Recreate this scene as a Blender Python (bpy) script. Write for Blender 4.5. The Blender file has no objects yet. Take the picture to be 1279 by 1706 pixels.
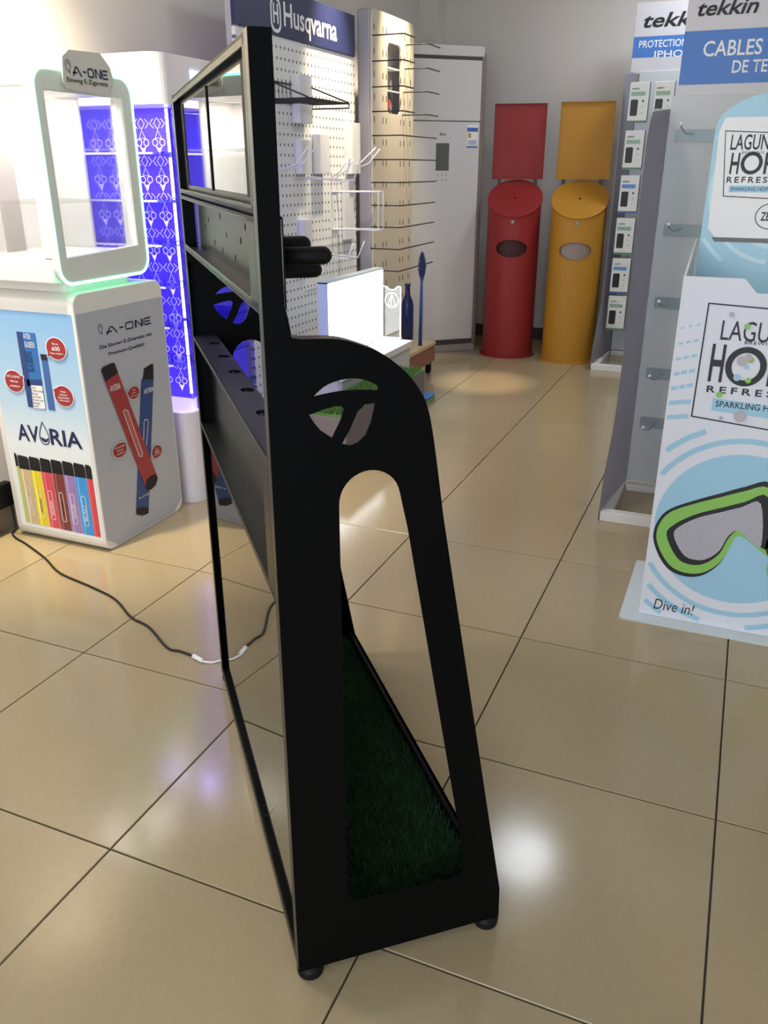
import bpy, bmesh, math, random
from mathutils import Vector, Matrix
random.seed(7)
SC = bpy.context.scene
COL = SC.collection
rad = math.radians

# ------------------------------------------------------------------ camera, world, light
cam_d = bpy.data.cameras.new('camera'); cam = bpy.data.objects.new('camera', cam_d); COL.objects.link(cam)
cam.location = (0, 0, 1.36)
cam.rotation_euler = (rad(90 - 22.5307), 0, rad(22.8179))
cam_d.sensor_fit = 'VERTICAL'; cam_d.sensor_height = 36; cam_d.sensor_width = 27; cam_d.lens = 29.113
cam_d.clip_start = 0.02
SC.camera = cam
SC.view_settings.view_transform = 'Standard'; SC.view_settings.look = 'None'
SC.view_settings.gamma = 1; SC.view_settings.use_curve_mapping = False
SC.view_settings.exposure = 0.0
W = bpy.data.worlds.new('world'); SC.world = W; W.use_nodes = True
W.node_tree.nodes['Background'].inputs[0].default_value = (0.62, 0.74, 1.0, 1)
W.node_tree.nodes['Background'].inputs[1].default_value = 1.0

def light(name, kind, loc, energy, color, target=None, size=None, size_y=None, spot=None, blend=0.5, radius=None, shape=None):
    d = bpy.data.lights.new(name, kind); d.energy = energy; d.color = color
    o = bpy.data.objects.new(name, d); COL.objects.link(o); o.location = loc
    if target is not None:
        o.rotation_euler = (Vector(target) - Vector(loc)).to_track_quat('-Z', 'Y').to_euler()
    if kind == 'AREA':
        d.size = size
        if shape: d.shape = shape
        if size_y: d.shape = 'RECTANGLE'; d.size_y = size_y
    if kind == 'SPOT':
        d.spot_size = rad(spot); d.spot_blend = blend
    if radius is not None: d.shadow_soft_size = radius
    return o
WARM = (1.0, 0.83, 0.58); COOL = (0.86, 0.93, 1.0); NEUT = (1.0, 0.95, 0.88)
CH = 2.95
# shop window daylight from behind the camera, ceiling downlights with two added fills, track spots along the left wall
light('window_daylight', 'AREA', (-0.1, -2.35, 1.45), 94, COOL, (-0.1, 3, 1.0), size=2.3, size_y=2.3)
light('ceiling_lamp_mid', 'AREA', (-0.8, 4.3, CH - 0.03), 10, COOL, (-0.8, 4.3, 0), size=0.42, shape='DISK')
light('ceiling_lamp_near', 'AREA', (-1.55, 2.55, CH - 0.03), 4, NEUT, (-1.55, 2.55, 0), size=0.42, shape='DISK')
light('ceiling_lamp_right', 'AREA', (1.3, 4.6, CH - 0.03), 4, COOL, (1.3, 4.6, 0), size=0.5, shape='DISK')
light('back_wall_fill', 'AREA', (-0.3, 6.2, CH - 0.03), 18, COOL, (-0.3, 6.2, 0), size=0.5, shape='DISK')  # fill added overhead to brighten the back wall
light('near_left_fill', 'AREA', (-2.25, 1.15, CH - 0.03), 22, NEUT, (-2.1, 1.15, 0), size=0.42, shape='DISK')  # fill added overhead to brighten the near-left floor and pedestal front
light('track_spot_counter', 'SPOT', (-2.25, 1.75, 2.75), 300, WARM, (-2.42, 2.5, 1.1), spot=62, blend=0.7, radius=0.04)
light('track_spot_wall', 'SPOT', (-2.2, 2.2, 2.7), 150, WARM, (-2.62, 2.45, 1.8), spot=70, blend=0.8, radius=0.04)
light('track_spot_board', 'SPOT', (-1.98, 4.72, 2.72), 260, WARM, (-2.33, 4.76, 1.8), spot=46, blend=1.0, radius=0.03)
light('track_spot_tower', 'SPOT', (-1.95, 5.45, 2.75), 190, WARM, (-2.25, 5.55, 2.05), spot=50, blend=1.0, radius=0.03)
light('track_spot_floor', 'SPOT', (-1.5, 5.2, 2.8), 260, WARM, (-1.55, 5.45, 0), spot=17, blend=0.9, radius=0.03)
light('track_spot_gap', 'SPOT', (-1.98, 3.1, 2.75), 45, WARM, (-1.9, 2.78, 0.0), spot=22, blend=0.8, radius=0.03)

# ------------------------------------------------------------------ materials
def lin(h):
    h = h.lstrip('#'); r = []
    for i in (0, 2, 4):
        c = int(h[i:i + 2], 16) / 255
        r.append(c / 12.92 if c <= 0.04045 else ((c + 0.055) / 1.055) ** 2.4)
    return (*r, 1)
MATS = {}
def mat(name, col, rough=0.5, metal=0.0, emit=None, es=0.0, noise=0.0, nscale=8.0, bump=0.0, bscale=200.0, coat=0.0, spec=0.5, ior=None):
    if name in MATS: return MATS[name]
    m = bpy.data.materials.new(name); m.use_nodes = True; nt = m.node_tree
    b = nt.nodes['Principled BSDF']
    c = lin(col) if isinstance(col, str) else (*col, 1)
    b.inputs['Base Color'].default_value = c
    b.inputs['Roughness'].default_value = rough; b.inputs['Metallic'].default_value = metal
    b.inputs['Specular IOR Level'].default_value = spec
    if ior: b.inputs['IOR'].default_value = ior
    if coat: b.inputs['Coat Weight'].default_value = coat; b.inputs['Coat Roughness'].default_value = 0.05
    if emit is not None:
        b.inputs['Emission Color'].default_value = lin(emit) if isinstance(emit, str) else (*emit, 1)
        b.inputs['Emission Strength'].default_value = es
    tc = None
    if noise or bump:
        tc = nt.nodes.new('ShaderNodeTexCoord')
    if noise:
        n = nt.nodes.new('ShaderNodeTexNoise'); n.inputs['Scale'].default_value = nscale; n.inputs['Detail'].default_value = 4
        nt.links.new(tc.outputs['Object'], n.inputs['Vector'])
        r = nt.nodes.new('ShaderNodeMapRange'); r.inputs['To Min'].default_value = 1 - noise; r.inputs['To Max'].default_value = 1 + noise
        nt.links.new(n.outputs['Fac'], r.inputs['Value'])
        mx = nt.nodes.new('ShaderNodeMix'); mx.data_type = 'RGBA'; mx.blend_type = 'MULTIPLY'; mx.inputs[0].default_value = 1
        mx.inputs[6].default_value = c; nt.links.new(r.outputs[0], mx.inputs[7]); nt.links.new(mx.outputs[2], b.inputs['Base Color'])
    if bump:
        n2 = nt.nodes.new('ShaderNodeTexNoise'); n2.inputs['Scale'].default_value = bscale; n2.inputs['Detail'].default_value = 3
        nt.links.new(tc.outputs['Object'], n2.inputs['Vector'])
        bp = nt.nodes.new('ShaderNodeBump'); bp.inputs['Strength'].default_value = bump; bp.inputs['Distance'].default_value = 0.002
        nt.links.new(n2.outputs['Fac'], bp.inputs['Height']); nt.links.new(bp.outputs['Normal'], b.inputs['Normal'])
    MATS[name] = m; return m
def glassmat(name, tint=(1, 1, 1), refl=0.05, rough=0.0, grow=0.6):
    if name in MATS: return MATS[name]
    m = bpy.data.materials.new(name); m.use_nodes = True; nt = m.node_tree; nt.nodes.clear()
    out = nt.nodes.new('ShaderNodeOutputMaterial'); mx = nt.nodes.new('ShaderNodeMixShader')
    t = nt.nodes.new('ShaderNodeBsdfTransparent'); t.inputs[0].default_value = (*tint, 1)
    g = nt.nodes.new('ShaderNodeBsdfGlossy'); g.inputs['Roughness'].default_value = rough
    lw = nt.nodes.new('ShaderNodeFresnel'); lw.inputs[0].default_value = 1.45
    r = nt.nodes.new('ShaderNodeMapRange'); r.inputs['To Min'].default_value = refl; r.inputs['To Max'].default_value = grow
    nt.links.new(lw.outputs[0], r.inputs['Value']); nt.links.new(r.outputs[0], mx.inputs[0])
    nt.links.new(t.outputs[0], mx.inputs[1]); nt.links.new(g.outputs[0], mx.inputs[2]); nt.links.new(mx.outputs[0], out.inputs[0])
    MATS[name] = m; return m
def rampmat(name, axis, lo, hi, stops, rough=0.5):
    m = bpy.data.materials.new(name); m.use_nodes = True; nt = m.node_tree; b = nt.nodes['Principled BSDF']
    tc = nt.nodes.new('ShaderNodeTexCoord'); sp = nt.nodes.new('ShaderNodeSeparateXYZ'); r = nt.nodes.new('ShaderNodeMapRange')
    nt.links.new(tc.outputs['Object'], sp.inputs[0]); nt.links.new(sp.outputs[axis], r.inputs['Value'])
    r.inputs['From Min'].default_value = lo; r.inputs['From Max'].default_value = hi
    cr = nt.nodes.new('ShaderNodeValToRGB'); nt.links.new(r.outputs[0], cr.inputs[0])
    el = cr.color_ramp.elements
    while len(el) < len(stops): el.new(0.5)
    for e, (p, c) in zip(el, stops): e.position = p; e.color = lin(c)
    nt.links.new(cr.outputs[0], b.inputs['Base Color']); b.inputs['Roughness'].default_value = rough
    MATS[name] = m; return m
def dotmat(name, base, dot, a, bax, pitch_a, pitch_b, r, rough=0.5):
    """white board with a printed/punched dot grid: a, bax = object axes"""
    m = bpy.data.materials.new(name); m.use_nodes = True; nt = m.node_tree; b = nt.nodes['Principled BSDF']
    tc = nt.nodes.new('ShaderNodeTexCoord'); sp = nt.nodes.new('ShaderNodeSeparateXYZ'); nt.links.new(tc.outputs['Object'], sp.inputs[0])
    def M(op, x, y=None):
        n = nt.nodes.new('ShaderNodeMath'); n.operation = op
        for i, v in enumerate((x, y)):
            if v is None: continue
            if isinstance(v, (int, float)): n.inputs[i].default_value = v
            else: nt.links.new(v, n.inputs[i])
        return n.outputs[0]
    def cell(s, p): return M('SUBTRACT', M('MULTIPLY', M('FRACT', M('DIVIDE', s, p)), p), p / 2)
    x = cell(sp.outputs[a], pitch_a); y = cell(sp.outputs[bax], pitch_b)
    d = M('SQRT', M('ADD', M('MULTIPLY', x, x), M('MULTIPLY', y, y)))
    k = M('LESS_THAN', d, r)
    mx = nt.nodes.new('ShaderNodeMix'); mx.data_type = 'RGBA'; mx.inputs[6].default_value = lin(base); mx.inputs[7].default_value = lin(dot)
    nt.links.new(k, mx.inputs[0]); nt.links.new(mx.outputs[2], b.inputs['Base Color']); b.inputs['Roughness'].default_value = rough
    MATS[name] = m; return m

BLACK = mat('black_powder_coat', (0.0022, 0.0024, 0.0028), 0.5, bump=0.03, bscale=900, spec=0.07)
SATIN = mat('black_satin_sheet', (0.010, 0.011, 0.011), 0.36, bump=0.02, bscale=500, spec=0.3)
GLOSSB = mat('black_mirror_acrylic', (0.006, 0.006, 0.006), 0.02, ior=1.9, bump=0.006, bscale=7)
GLOSSW = mat('dark_window_acrylic', (0.006, 0.006, 0.006), 0.03, ior=1.5, bump=0.01, bscale=9)
RUBBER = mat('black_rubber', (0.006, 0.006, 0.006), 0.55, noise=0.2, spec=0.2)
WHITE = mat('white_lacquer', '#e9e6e0', 0.35, noise=0.02)
WHITEM = mat('white_matt', '#e6e3de', 0.6, noise=0.02)
GREYM = mat('grey_powder_coat', '#b3b2bc', 0.5, noise=0.03)
GLASS = glassmat('clear_glass')
ACRYL = glassmat('clear_acrylic', (0.95, 0.97, 0.98), 0.03, 0.05, 0.45)
NAVY = mat('navy_print', '#1d2450', 0.5, noise=0.05)
INK = mat('black_print', '#15161a', 0.5, noise=0.05)
REDP = mat('red_print', '#9c2f33', 0.5, noise=0.05)
WHITEP = mat('white_print', '#eeeeee', 0.5, noise=0.02)
CHROME = mat('chrome_wire', '#d8d8d8', 0.2, metal=1.0, noise=0.03)
WIREW = mat('white_wire', '#e8e8ea', 0.35, noise=0.02)
DARKW = mat('dark_wire', '#2b2926', 0.4, noise=0.1)

# ------------------------------------------------------------------ builders
ROOT = {}
def tag(o, label=None, cat=None, group=None, kind=None):
    if label: o['label'] = label
    if cat: o['category'] = cat
    if group: o['group'] = group
    if kind: o['kind'] = kind
    return o
def thing(name, label, cat, loc=(0, 0, 0), rz=0.0, group=None):
    o = bpy.data.objects.new(name, None); COL.objects.link(o); o.empty_display_size = 0.1
    o.location = loc; o.rotation_euler = (0, 0, rz)
    ROOT[o.name] = Matrix.Translation(Vector(loc)) @ Matrix.Rotation(rz, 4, 'Z')
    return tag(o, label, cat, group)
def ob(name, me, m, parent=None, local=False, smooth=False, label=None, kind=None):
    """one mesh object; vertices come in room coordinates unless local (= the thing's own frame)"""
    me.name = name
    o = bpy.data.objects.new(name, me); COL.objects.link(o)
    if parent is not None:
        top = parent
        while top.parent: top = top.parent
        Mx = ROOT.get(top.name)
        if Mx is None: Mx = Matrix.Translation(top.location)
        if not local: me.transform(Mx.inverted())
        o.parent = parent
    elif not local:
        xs = [v.co for v in me.vertices]
        lo = Vector([min(c[i] for c in xs) for i in range(3)]); hi = Vector([max(c[i] for c in xs) for i in range(3)])
        b = Vector(((lo.x + hi.x) / 2, (lo.y + hi.y) / 2, lo.z)); me.transform(Matrix.Translation(-b)); o.location = b
    me.materials.clear(); me.materials.append(m)
    if smooth: me.polygons.foreach_set('use_smooth', [True] * len(me.polygons))
    if label: o['label'] = label
    if kind: o['kind'] = kind
    return o
def me_from_bm(bm):
    me = bpy.data.meshes.new('m'); bm.to_mesh(me); bm.free(); return me
def bm_box(bm, a, b, bev=0.0, seg=2):
    lo = [min(a[i], b[i]) for i in range(3)]; hi = [max(a[i], b[i]) for i in range(3)]
    vs = [bm.verts.new((x, y, z)) for x in (lo[0], hi[0]) for y in (lo[1], hi[1]) for z in (lo[2], hi[2])]
    fs = [bm.faces.new([vs[i] for i in q]) for q in ((0, 1, 3, 2), (4, 6, 7, 5), (0, 4, 5, 1), (2, 3, 7, 6), (0, 2, 6, 4), (1, 5, 7, 3))]
    if bev:
        es = list({e for f in fs for e in f.edges})
        bmesh.ops.bevel(bm, geom=es, offset=bev, segments=seg, affect='EDGES', profile=0.5)
def boxes(L, bev=0.0, seg=2):
    bm = bmesh.new()
    for a, b in L: bm_box(bm, a, b, bev, seg)
    return me_from_bm(bm)
def box(a, b, bev=0.0, seg=2): return boxes([(a, b)], bev, seg)
def vbox(x0, x1, y0, y1, z0, z1, r, seg=6, bev=0.0):
    """box whose four upright edges are rounded by r"""
    bm = bmesh.new(); pts = rrect(x0, y0, x1, y1, r, seg)
    vs = [bm.verts.new((x, y, z0)) for x, y in pts]; f = bm.faces.new(vs)
    e = bmesh.ops.extrude_face_region(bm, geom=[f])
    bmesh.ops.translate(bm, verts=[v for v in e['geom'] if isinstance(v, bmesh.types.BMVert)], vec=(0, 0, z1 - z0))
    bmesh.ops.recalc_face_normals(bm, faces=bm.faces)
    if bev:
        top = [ed for ed in bm.edges if len({round(v.co.z, 5) for v in ed.verts}) == 1]
        bmesh.ops.bevel(bm, geom=top, offset=bev, segments=3, affect='EDGES', profile=0.5)
    return me_from_bm(bm)
def rrect(x0, y0, x1, y1, r, seg=6):
    p = []
    for cx, cy, a0 in ((x1 - r, y0 + r, -90), (x1 - r, y1 - r, 0), (x0 + r, y1 - r, 90), (x0 + r, y0 + r, 180)):
        for k in range(seg + 1):
            a = rad(a0 + 90 * k / seg); p.append((cx + r * math.cos(a), cy + r * math.sin(a)))
    return p
def ell(cx, cy, rx, ry=None, n=32, a0=0, a1=360):
    ry = rx if ry is None else ry
    full = abs(a1 - a0) >= 360
    return [(cx + rx * math.cos(rad(a0 + (a1 - a0) * k / (n if full else n - 1))), cy + ry * math.sin(rad(a0 + (a1 - a0) * k / (n if full else n - 1)))) for k in range(n)]
def shape(outs, th=0.0, bevel=0.0):
    """filled 2-D outlines (even-odd, so inner outlines are holes), th = thickness"""
    cu = bpy.data.curves.new('c', 'CURVE'); cu.dimensions = '2D'; cu.fill_mode = 'BOTH' if th else 'FRONT'
    cu.extrude = max(th / 2 - bevel, 0); cu.bevel_depth = bevel; cu.bevel_resolution = 1
    if bevel: cu.offset = -bevel
    for L in outs:
        s = cu.splines.new('POLY'); s.points.add(len(L) - 1)
        for p, q in zip(s.points, L): p.co = (q[0], q[1], 0, 1)
        s.use_cyclic_u = True
    o = bpy.data.objects.new('c', cu); me = bpy.data.meshes.new_from_object(o)
    bpy.data.objects.remove(o); bpy.data.curves.remove(cu); return me
def smoothpoly(P, n=6, closed=True):
    """Catmull-Rom through the points"""
    out = []; N = len(P)
    rng = range(N) if closed else range(N - 1)
    for i in rng:
        if closed: p0, p1, p2, p3 = P[i - 1], P[i], P[(i + 1) % N], P[(i + 2) % N]
        else: p0, p1, p2, p3 = P[max(i - 1, 0)], P[i], P[i + 1], P[min(i + 2, N - 1)]
        for k in range(n):
            t = k / n
            out.append(tuple(0.5 * (2 * p1[j] + (p2[j] - p0[j]) * t + (2 * p0[j] - 5 * p1[j] + 4 * p2[j] - p3[j]) * t * t + (3 * p1[j] - p0[j] - 3 * p2[j] + p3[j]) * t ** 3) for j in range(len(p1))))
    if not closed: out.append(tuple(P[-1]))
    return out
def stroke(P, w, closed=False):
    """flat ribbon polygon along a 2-D polyline -> list of outlines"""
    P = [Vector(p[:2]) for p in P]; n = len(P); L = []; Rr = []
    for i in range(n):
        a = P[i - 1] if (i or closed) else P[i]; b = P[(i + 1) % n] if (i < n - 1 or closed) else P[i]
        d = (b - a); d = d.normalized() if d.length else Vector((1, 0)); k = Vector((-d.y, d.x)) * w / 2
        L.append(tuple(P[i] + k)); Rr.append(tuple(P[i] - k))
    return [L, Rr] if closed else [L + Rr[::-1]]
def join(meshes):
    bm = bmesh.new()
    for m in meshes: bm.from_mesh(m); bpy.data.meshes.remove(m)
    return me_from_bm(bm)
def polys(L):
    """several separate flat shapes in one mesh (each item = list of outlines)"""
    return join([shape(o) for o in L])
def text(s, bold=0.0, shear=0.0, sp=1.0):
    cu = bpy.data.curves.new('t', 'FONT'); cu.body = s; cu.size = 1; cu.offset = bold; cu.shear = shear; cu.space_character = sp
    cu.resolution_u = 3; cu.fill_mode = 'FRONT'
    o = bpy.data.objects.new('t', cu); me = bpy.data.meshes.new_from_object(o)
    bpy.data.objects.remove(o); bpy.data.curves.remove(cu); return me
def fit(me, r, rot=0.0):
    """scale a flat mesh into the rectangle (x0, y0, x1, y1)"""
    if rot: me.transform(Matrix.Rotation(rad(rot), 4, 'Z'))
    xs = [v.co.x for v in me.vertices]; ys = [v.co.y for v in me.vertices]
    if not xs: return me
    sx = (r[2] - r[0]) / (max(xs) - min(xs)); sy = (r[3] - r[1]) / (max(ys) - min(ys))
    for v in me.vertices: v.co.x = r[0] + (v.co.x - min(xs)) * sx; v.co.y = r[1] + (v.co.y - min(ys)) * sy
    return me
def on_u(me, u):   # (v, z) plane whose face looks towards +u
    me.transform(Matrix(((0, 0, 1, u), (1, 0, 0, 0), (0, 1, 0, 0), (0, 0, 0, 1)))); return me
def on_v(me, v):   # (u, z) plane whose face looks towards -v
    me.transform(Matrix(((1, 0, 0, 0), (0, 0, -1, v), (0, 1, 0, 0), (0, 0, 0, 1)))); return me
def tube(P, r, n=8, cap=True, round_end=False):
    P = [Vector(p) for p in P]
    Q = [P[0]]
    for p in P[1:]:
        if (p - Q[-1]).length > 1e-6: Q.append(p)
    P = Q
    rs = [r] * len(P) if isinstance(r, (int, float)) else list(r)
    if round_end:
        d = (P[-1] - P[-2]).normalized(); e = P[-1]; base = e - d * rs[-1]; P = P[:-1]; R0 = rs[-1]; rs = rs[:-1]
        for k in range(5):
            a = rad(90 * k / 4); P.append(base + d * R0 * math.sin(a)); rs.append(max(R0 * math.cos(a), 1e-4))
    bm = bmesh.new(); rings = []
    up = None
    for i, p in enumerate(P):
        a = P[max(i - 1, 0)]; b = P[min(i + 1, len(P) - 1)]; d = (b - a).normalized()
        if up is None: up = Vector((0, 0, 1)) if abs(d.z) < 0.9 else Vector((1, 0, 0))
        x = d.cross(up).normalized(); y = x.cross(d).normalized(); up = y
        rings.append([bm.verts.new(p + (x * math.cos(2 * math.pi * k / n) + y * math.sin(2 * math.pi * k / n)) * rs[i]) for k in range(n)])
    for A, B in zip(rings, rings[1:]):
        for k in range(n): bm.faces.new((A[k], A[(k + 1) % n], B[(k + 1) % n], B[k]))
    if cap: bm.faces.new(rings[0][::-1]); bm.faces.new(rings[-1])
    bmesh.ops.recalc_face_normals(bm, faces=bm.faces)
    return me_from_bm(bm)
def loop_tube(P, r, n=8):
    P = [Vector(p) for p in P]; N = len(P); bm = bmesh.new(); rings = []
    nrm = (P[1] - P[0]).cross(P[N // 2] - P[0]).normalized()
    for i, p in enumerate(P):
        d = (P[(i + 1) % N] - P[i - 1]).normalized(); x = d.cross(nrm).normalized()
        rings.append([bm.verts.new(p + (x * math.cos(2 * math.pi * k / n) + nrm * math.sin(2 * math.pi * k / n)) * r) for k in range(n)])
    for i in range(N):
        A, B = rings[i], rings[(i + 1) % N]
        for k in range(n): bm.faces.new((A[k], A[(k + 1) % n], B[(k + 1) % n], B[k]))
    bmesh.ops.recalc_face_normals(bm, faces=bm.faces)
    return me_from_bm(bm)
def lathe(prof, c, n=40, cap=True):
    bm = bmesh.new(); rings = []
    for r, z in prof:
        rings.append([bm.verts.new((c[0] + r * math.cos(2 * math.pi * k / n), c[1] + r * math.sin(2 * math.pi * k / n), z)) for k in range(n)])
    for A, B in zip(rings, rings[1:]):
        for k in range(n): bm.faces.new((A[k], A[(k + 1) % n], B[(k + 1) % n], B[k]))
    if cap: bm.faces.new(rings[0][::-1]); bm.faces.new(rings[-1])
    bmesh.ops.recalc_face_normals(bm, faces=bm.faces)
    return me_from_bm(bm)
def grass(x0, x1, y0, y1, z, n, h, inside=None):
    vs = []; fs = []
    while len(fs) < n:
        x = random.uniform(x0, x1); y = random.uniform(y0, y1)
        a = random.uniform(0, 6.283); w = random.uniform(0.0012, 0.0022); hh = h * random.uniform(0.6, 1.15)
        lx, ly = random.gauss(0, h * 0.45), random.gauss(0, h * 0.45)
        dx, dy = math.cos(a) * w, math.sin(a) * w; i = len(vs)
        vs += [(x - dx, y - dy, z), (x + dx, y + dy, z), (x + lx, y + ly, z + hh)]; fs.append((i, i + 1, i + 2))
    me = bpy.data.meshes.new('g'); me.from_pydata(vs, [], fs); return me

# ------------------------------------------------------------------ the room
U0, U1, V0, V1 = -2.62, 2.9, -2.4, 7.118
WALL = mat('wall_paint', '#dad5cf', 0.75, noise=0.02, nscale=2, bump=0.05, bscale=60)
CEIL = mat('ceiling_paint', '#dcdad6', 0.8, noise=0.02)
DARKB = mat('dark_skirting', '#4a423e', 0.5, noise=0.08)
GROUT = mat('floor_grout', '#5b5a58', 0.9, noise=0.15, nscale=30)
fl = ob('floor', box((U0 - .15, V0 - .15, -0.06), (U1 + .15, V1 + .15, -0.0105)), GROUT); fl['kind'] = 'structure'
# polished porcelain floor tiles, one object each
TILE = bpy.data.materials.new('porcelain_tile'); TILE.use_nodes = True
def tile_nodes():
    nt = TILE.node_tree; b = nt.nodes['Principled BSDF']
    tc = nt.nodes.new('ShaderNodeTexCoord'); oi = nt.nodes.new('ShaderNodeObjectInfo')
    n = nt.nodes.new('ShaderNodeTexNoise'); n.inputs['Scale'].default_value = 60; n.inputs['Detail'].default_value = 6
    nt.links.new(tc.outputs['Object'], n.inputs['Vector'])
    cr = nt.nodes.new('ShaderNodeValToRGB'); cr.color_ramp.elements[0].position = 0.3; cr.color_ramp.elements[1].position = 0.7
    cr.color_ramp.elements[0].color = lin('#a79777'); cr.color_ramp.elements[1].color = lin('#ab9b7b')
    nt.links.new(n.outputs['Fac'], cr.inputs[0])
    r = nt.nodes.new('ShaderNodeMapRange'); r.inputs['To Min'].default_value = 0.96; r.inputs['To Max'].default_value = 1.03
    nt.links.new(oi.outputs['Random'], r.inputs['Value'])
    mx = nt.nodes.new('ShaderNodeMix'); mx.data_type = 'RGBA'; mx.blend_type = 'MULTIPLY'; mx.inputs[0].default_value = 1
    nt.links.new(cr.outputs[0], mx.inputs[6]); nt.links.new(r.outputs[0], mx.inputs[7]); nt.links.new(mx.outputs[2], b.inputs['Base Color'])
    n2 = nt.nodes.new('ShaderNodeTexNoise'); n2.inputs['Scale'].default_value = 9; n2.inputs['Detail'].default_value = 5
    nt.links.new(tc.outputs['Object'], n2.inputs['Vector'])
    r2 = nt.nodes.new('ShaderNodeMapRange'); r2.inputs['To Min'].default_value = 0.11; r2.inputs['To Max'].default_value = 0.18
    nt.links.new(n2.outputs['Fac'], r2.inputs['Value']); nt.links.new(r2.outputs[0], b.inputs['Roughness'])
    n3 = nt.nodes.new('ShaderNodeTexNoise'); n3.inputs['Scale'].default_value = 420; n3.inputs['Detail'].default_value = 2
    nt.links.new(tc.outputs['Object'], n3.inputs['Vector'])
    bp = nt.nodes.new('ShaderNodeBump'); bp.inputs['Strength'].default_value = 0.03; bp.inputs['Distance'].default_value = 0.0006
    nt.links.new(n3.outputs['Fac'], bp.inputs['Height']); nt.links.new(bp.outputs['Normal'], b.inputs['Normal'])
    b.inputs['Specular IOR Level'].default_value = 0.5
tile_nodes()
TS = 0.6016; GAP = 0.0042
def tile_mesh(w, d):
    bm = bmesh.new(); bm_box(bm, (0, 0, -0.0105), (w, d, 0), 0)
    top = [e for e in bm.edges if all(abs(v.co.z) < 1e-6 for v in e.verts)]
    bmesh.ops.bevel(bm, geom=top, offset=0.0012, segments=1, affect='EDGES')
    me = me_from_bm(bm); me.materials.append(TILE); return me
full = tile_mesh(TS - GAP, TS - GAP)
i0 = math.floor((U0 + 1.079) / TS); j0 = math.floor((V0 - 0.437) / TS)
for i in range(i0, i0 + 12):
    for j in range(j0, j0 + 18):
        a0, b0 = -1.079 + i * TS + GAP / 2, 0.437 + j * TS + GAP / 2
        a1, b1 = a0 + TS - GAP, b0 + TS - GAP
        ca0, ca1, cb0, cb1 = max(a0, U0), min(a1, U1), max(b0, V0), min(b1, V1)
        if ca1 - ca0 < 0.01 or cb1 - cb0 < 0.01: continue
        cut = (ca1 - ca0 < TS - GAP - 1e-4) or (cb1 - cb0 < TS - GAP - 1e-4)
        t = bpy.data.objects.new('tile', tile_mesh(ca1 - ca0, cb1 - cb0) if cut else full); COL.objects.link(t)
        t.parent = fl; t.location = Vector((ca0, cb0, 0)) - fl.location
def struct(name, me, m): return tag(ob(name, me, m), kind='structure')
struct('wall_left', box((U0 - .15, V0 - .15, 0), (U0, V1 + .15, CH)), WALL)
struct('wall_back', box((U0, V1, 0), (U1, V1 + .15, CH)), WALL)
struct('wall_right', box((U1, V0 - .15, 0), (U1 + .15, V1 + .15, CH)), WALL)
struct('wall_front', boxes([((U0, V0 - .15, 0), (-1.3, V0, CH)), ((2.5, V0 - .15, 0), (U1, V0, CH)), ((-1.3, V0 - .15, 2.65), (2.5, V0, CH)), ((-1.3, V0 - .15, 0), (2.5, V0, 0.2))]), WALL)
struct('ceiling', box((U0 - .15, V0 - .15, CH), (U1 + .15, V1 + .15, CH + .1)), CEIL)
w1 = tag(thing('window_1', None, None, (0.6, V0 - 0.075, 0.2)), kind='structure')
ob('window_frame', boxes([((-1.3, V0 - .1, .2), (-1.24, V0 - .04, 2.65)), ((2.44, V0 - .1, .2), (2.5, V0 - .04, 2.65)), ((0.57, V0 - .1, .2), (0.63, V0 - .04, 2.65)), ((-1.3, V0 - .1, 2.59), (2.5, V0 - .04, 2.65)), ((-1.3, V0 - .1, .2), (2.5, V0 - .04, .26))]), GREYM, w1)
for a, b in ((-1.24, .57), (.63, 2.44)):
    ob('pane', box((a, V0 - .075, .26), (b, V0 - .068, 2.59)), GLASS, w1)
struct('trim_1', box((U0, 6.93, 0), (-2.47, V1, CH)), WALL)
struct('baseboard_back', box((-2.47, V1 - .014, 0), (U1, V1, 0.1), 0.003), DARKB)
struct('baseboard_left', boxes([((U0, V0, 0), (U0 + .012, 6.93, 0.09)), ((U0, V0, .09), (U0 + .02, 6.93, .105)), ((U0, V0, .105), (U0 + .008, 6.93, .17)), ((U0, V0, .17), (U0 + .02, 6.93, .19))], 0.002), mat('beige_skirting', '#8d8271', 0.5, noise=0.05))

# ------------------------------------------------------------------ black golf club display stand
S = thing('golf_display_stand', 'tall black metal golf club display stand with cut-out side panels and turf base', 'display stand', (-0.552, 0.918, 0), rad(40.8))
SL = 1.02; TH = 0.028
outer = [(0.0, 0.022), (0.0, 1.507), (0.028, 1.507), (0.028, 1.20), (0.03, 1.175), (0.036, 1.158)] + \
    smoothpoly([(0.05, 1.1555), (0.096, 1.153), (0.129, 1.1435), (0.160, 1.129), (0.190, 1.105), (0.210, 1.081), (0.225, 1.051), (0.2365, 0.998), (0.254, 0.881)], 4, False) + [(0.392, 0.094), (0.394, 0.022)]
arch = [(0.094, 0.918)] + [(0.140 + 0.046 * math.cos(rad(a)), 0.918 + 0.048 * math.sin(rad(a))) for a in range(170, 9, -10)]
hole = arch + [(0.198, 0.868), (0.301, 0.273), (0.314, 0.170), (0.312, 0.156), (0.304, 0.150), (0.108, 0.156), (0.098, 0.163), (0.094, 0.178)]
L1 = smoothpoly([(0.062, 1.079), (0.077, 1.091), (0.093, 1.097), (0.111, 1.0995), (0.129, 1.0975), (0.143, 1.092), (0.1515, 1.0865)], 3, False) + [(0.152, 1.081)] + smoothpoly([(0.1515, 1.0805), (0.129, 1.0830), (0.101, 1.0835), (0.08, 1.0815)], 3, False)
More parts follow.
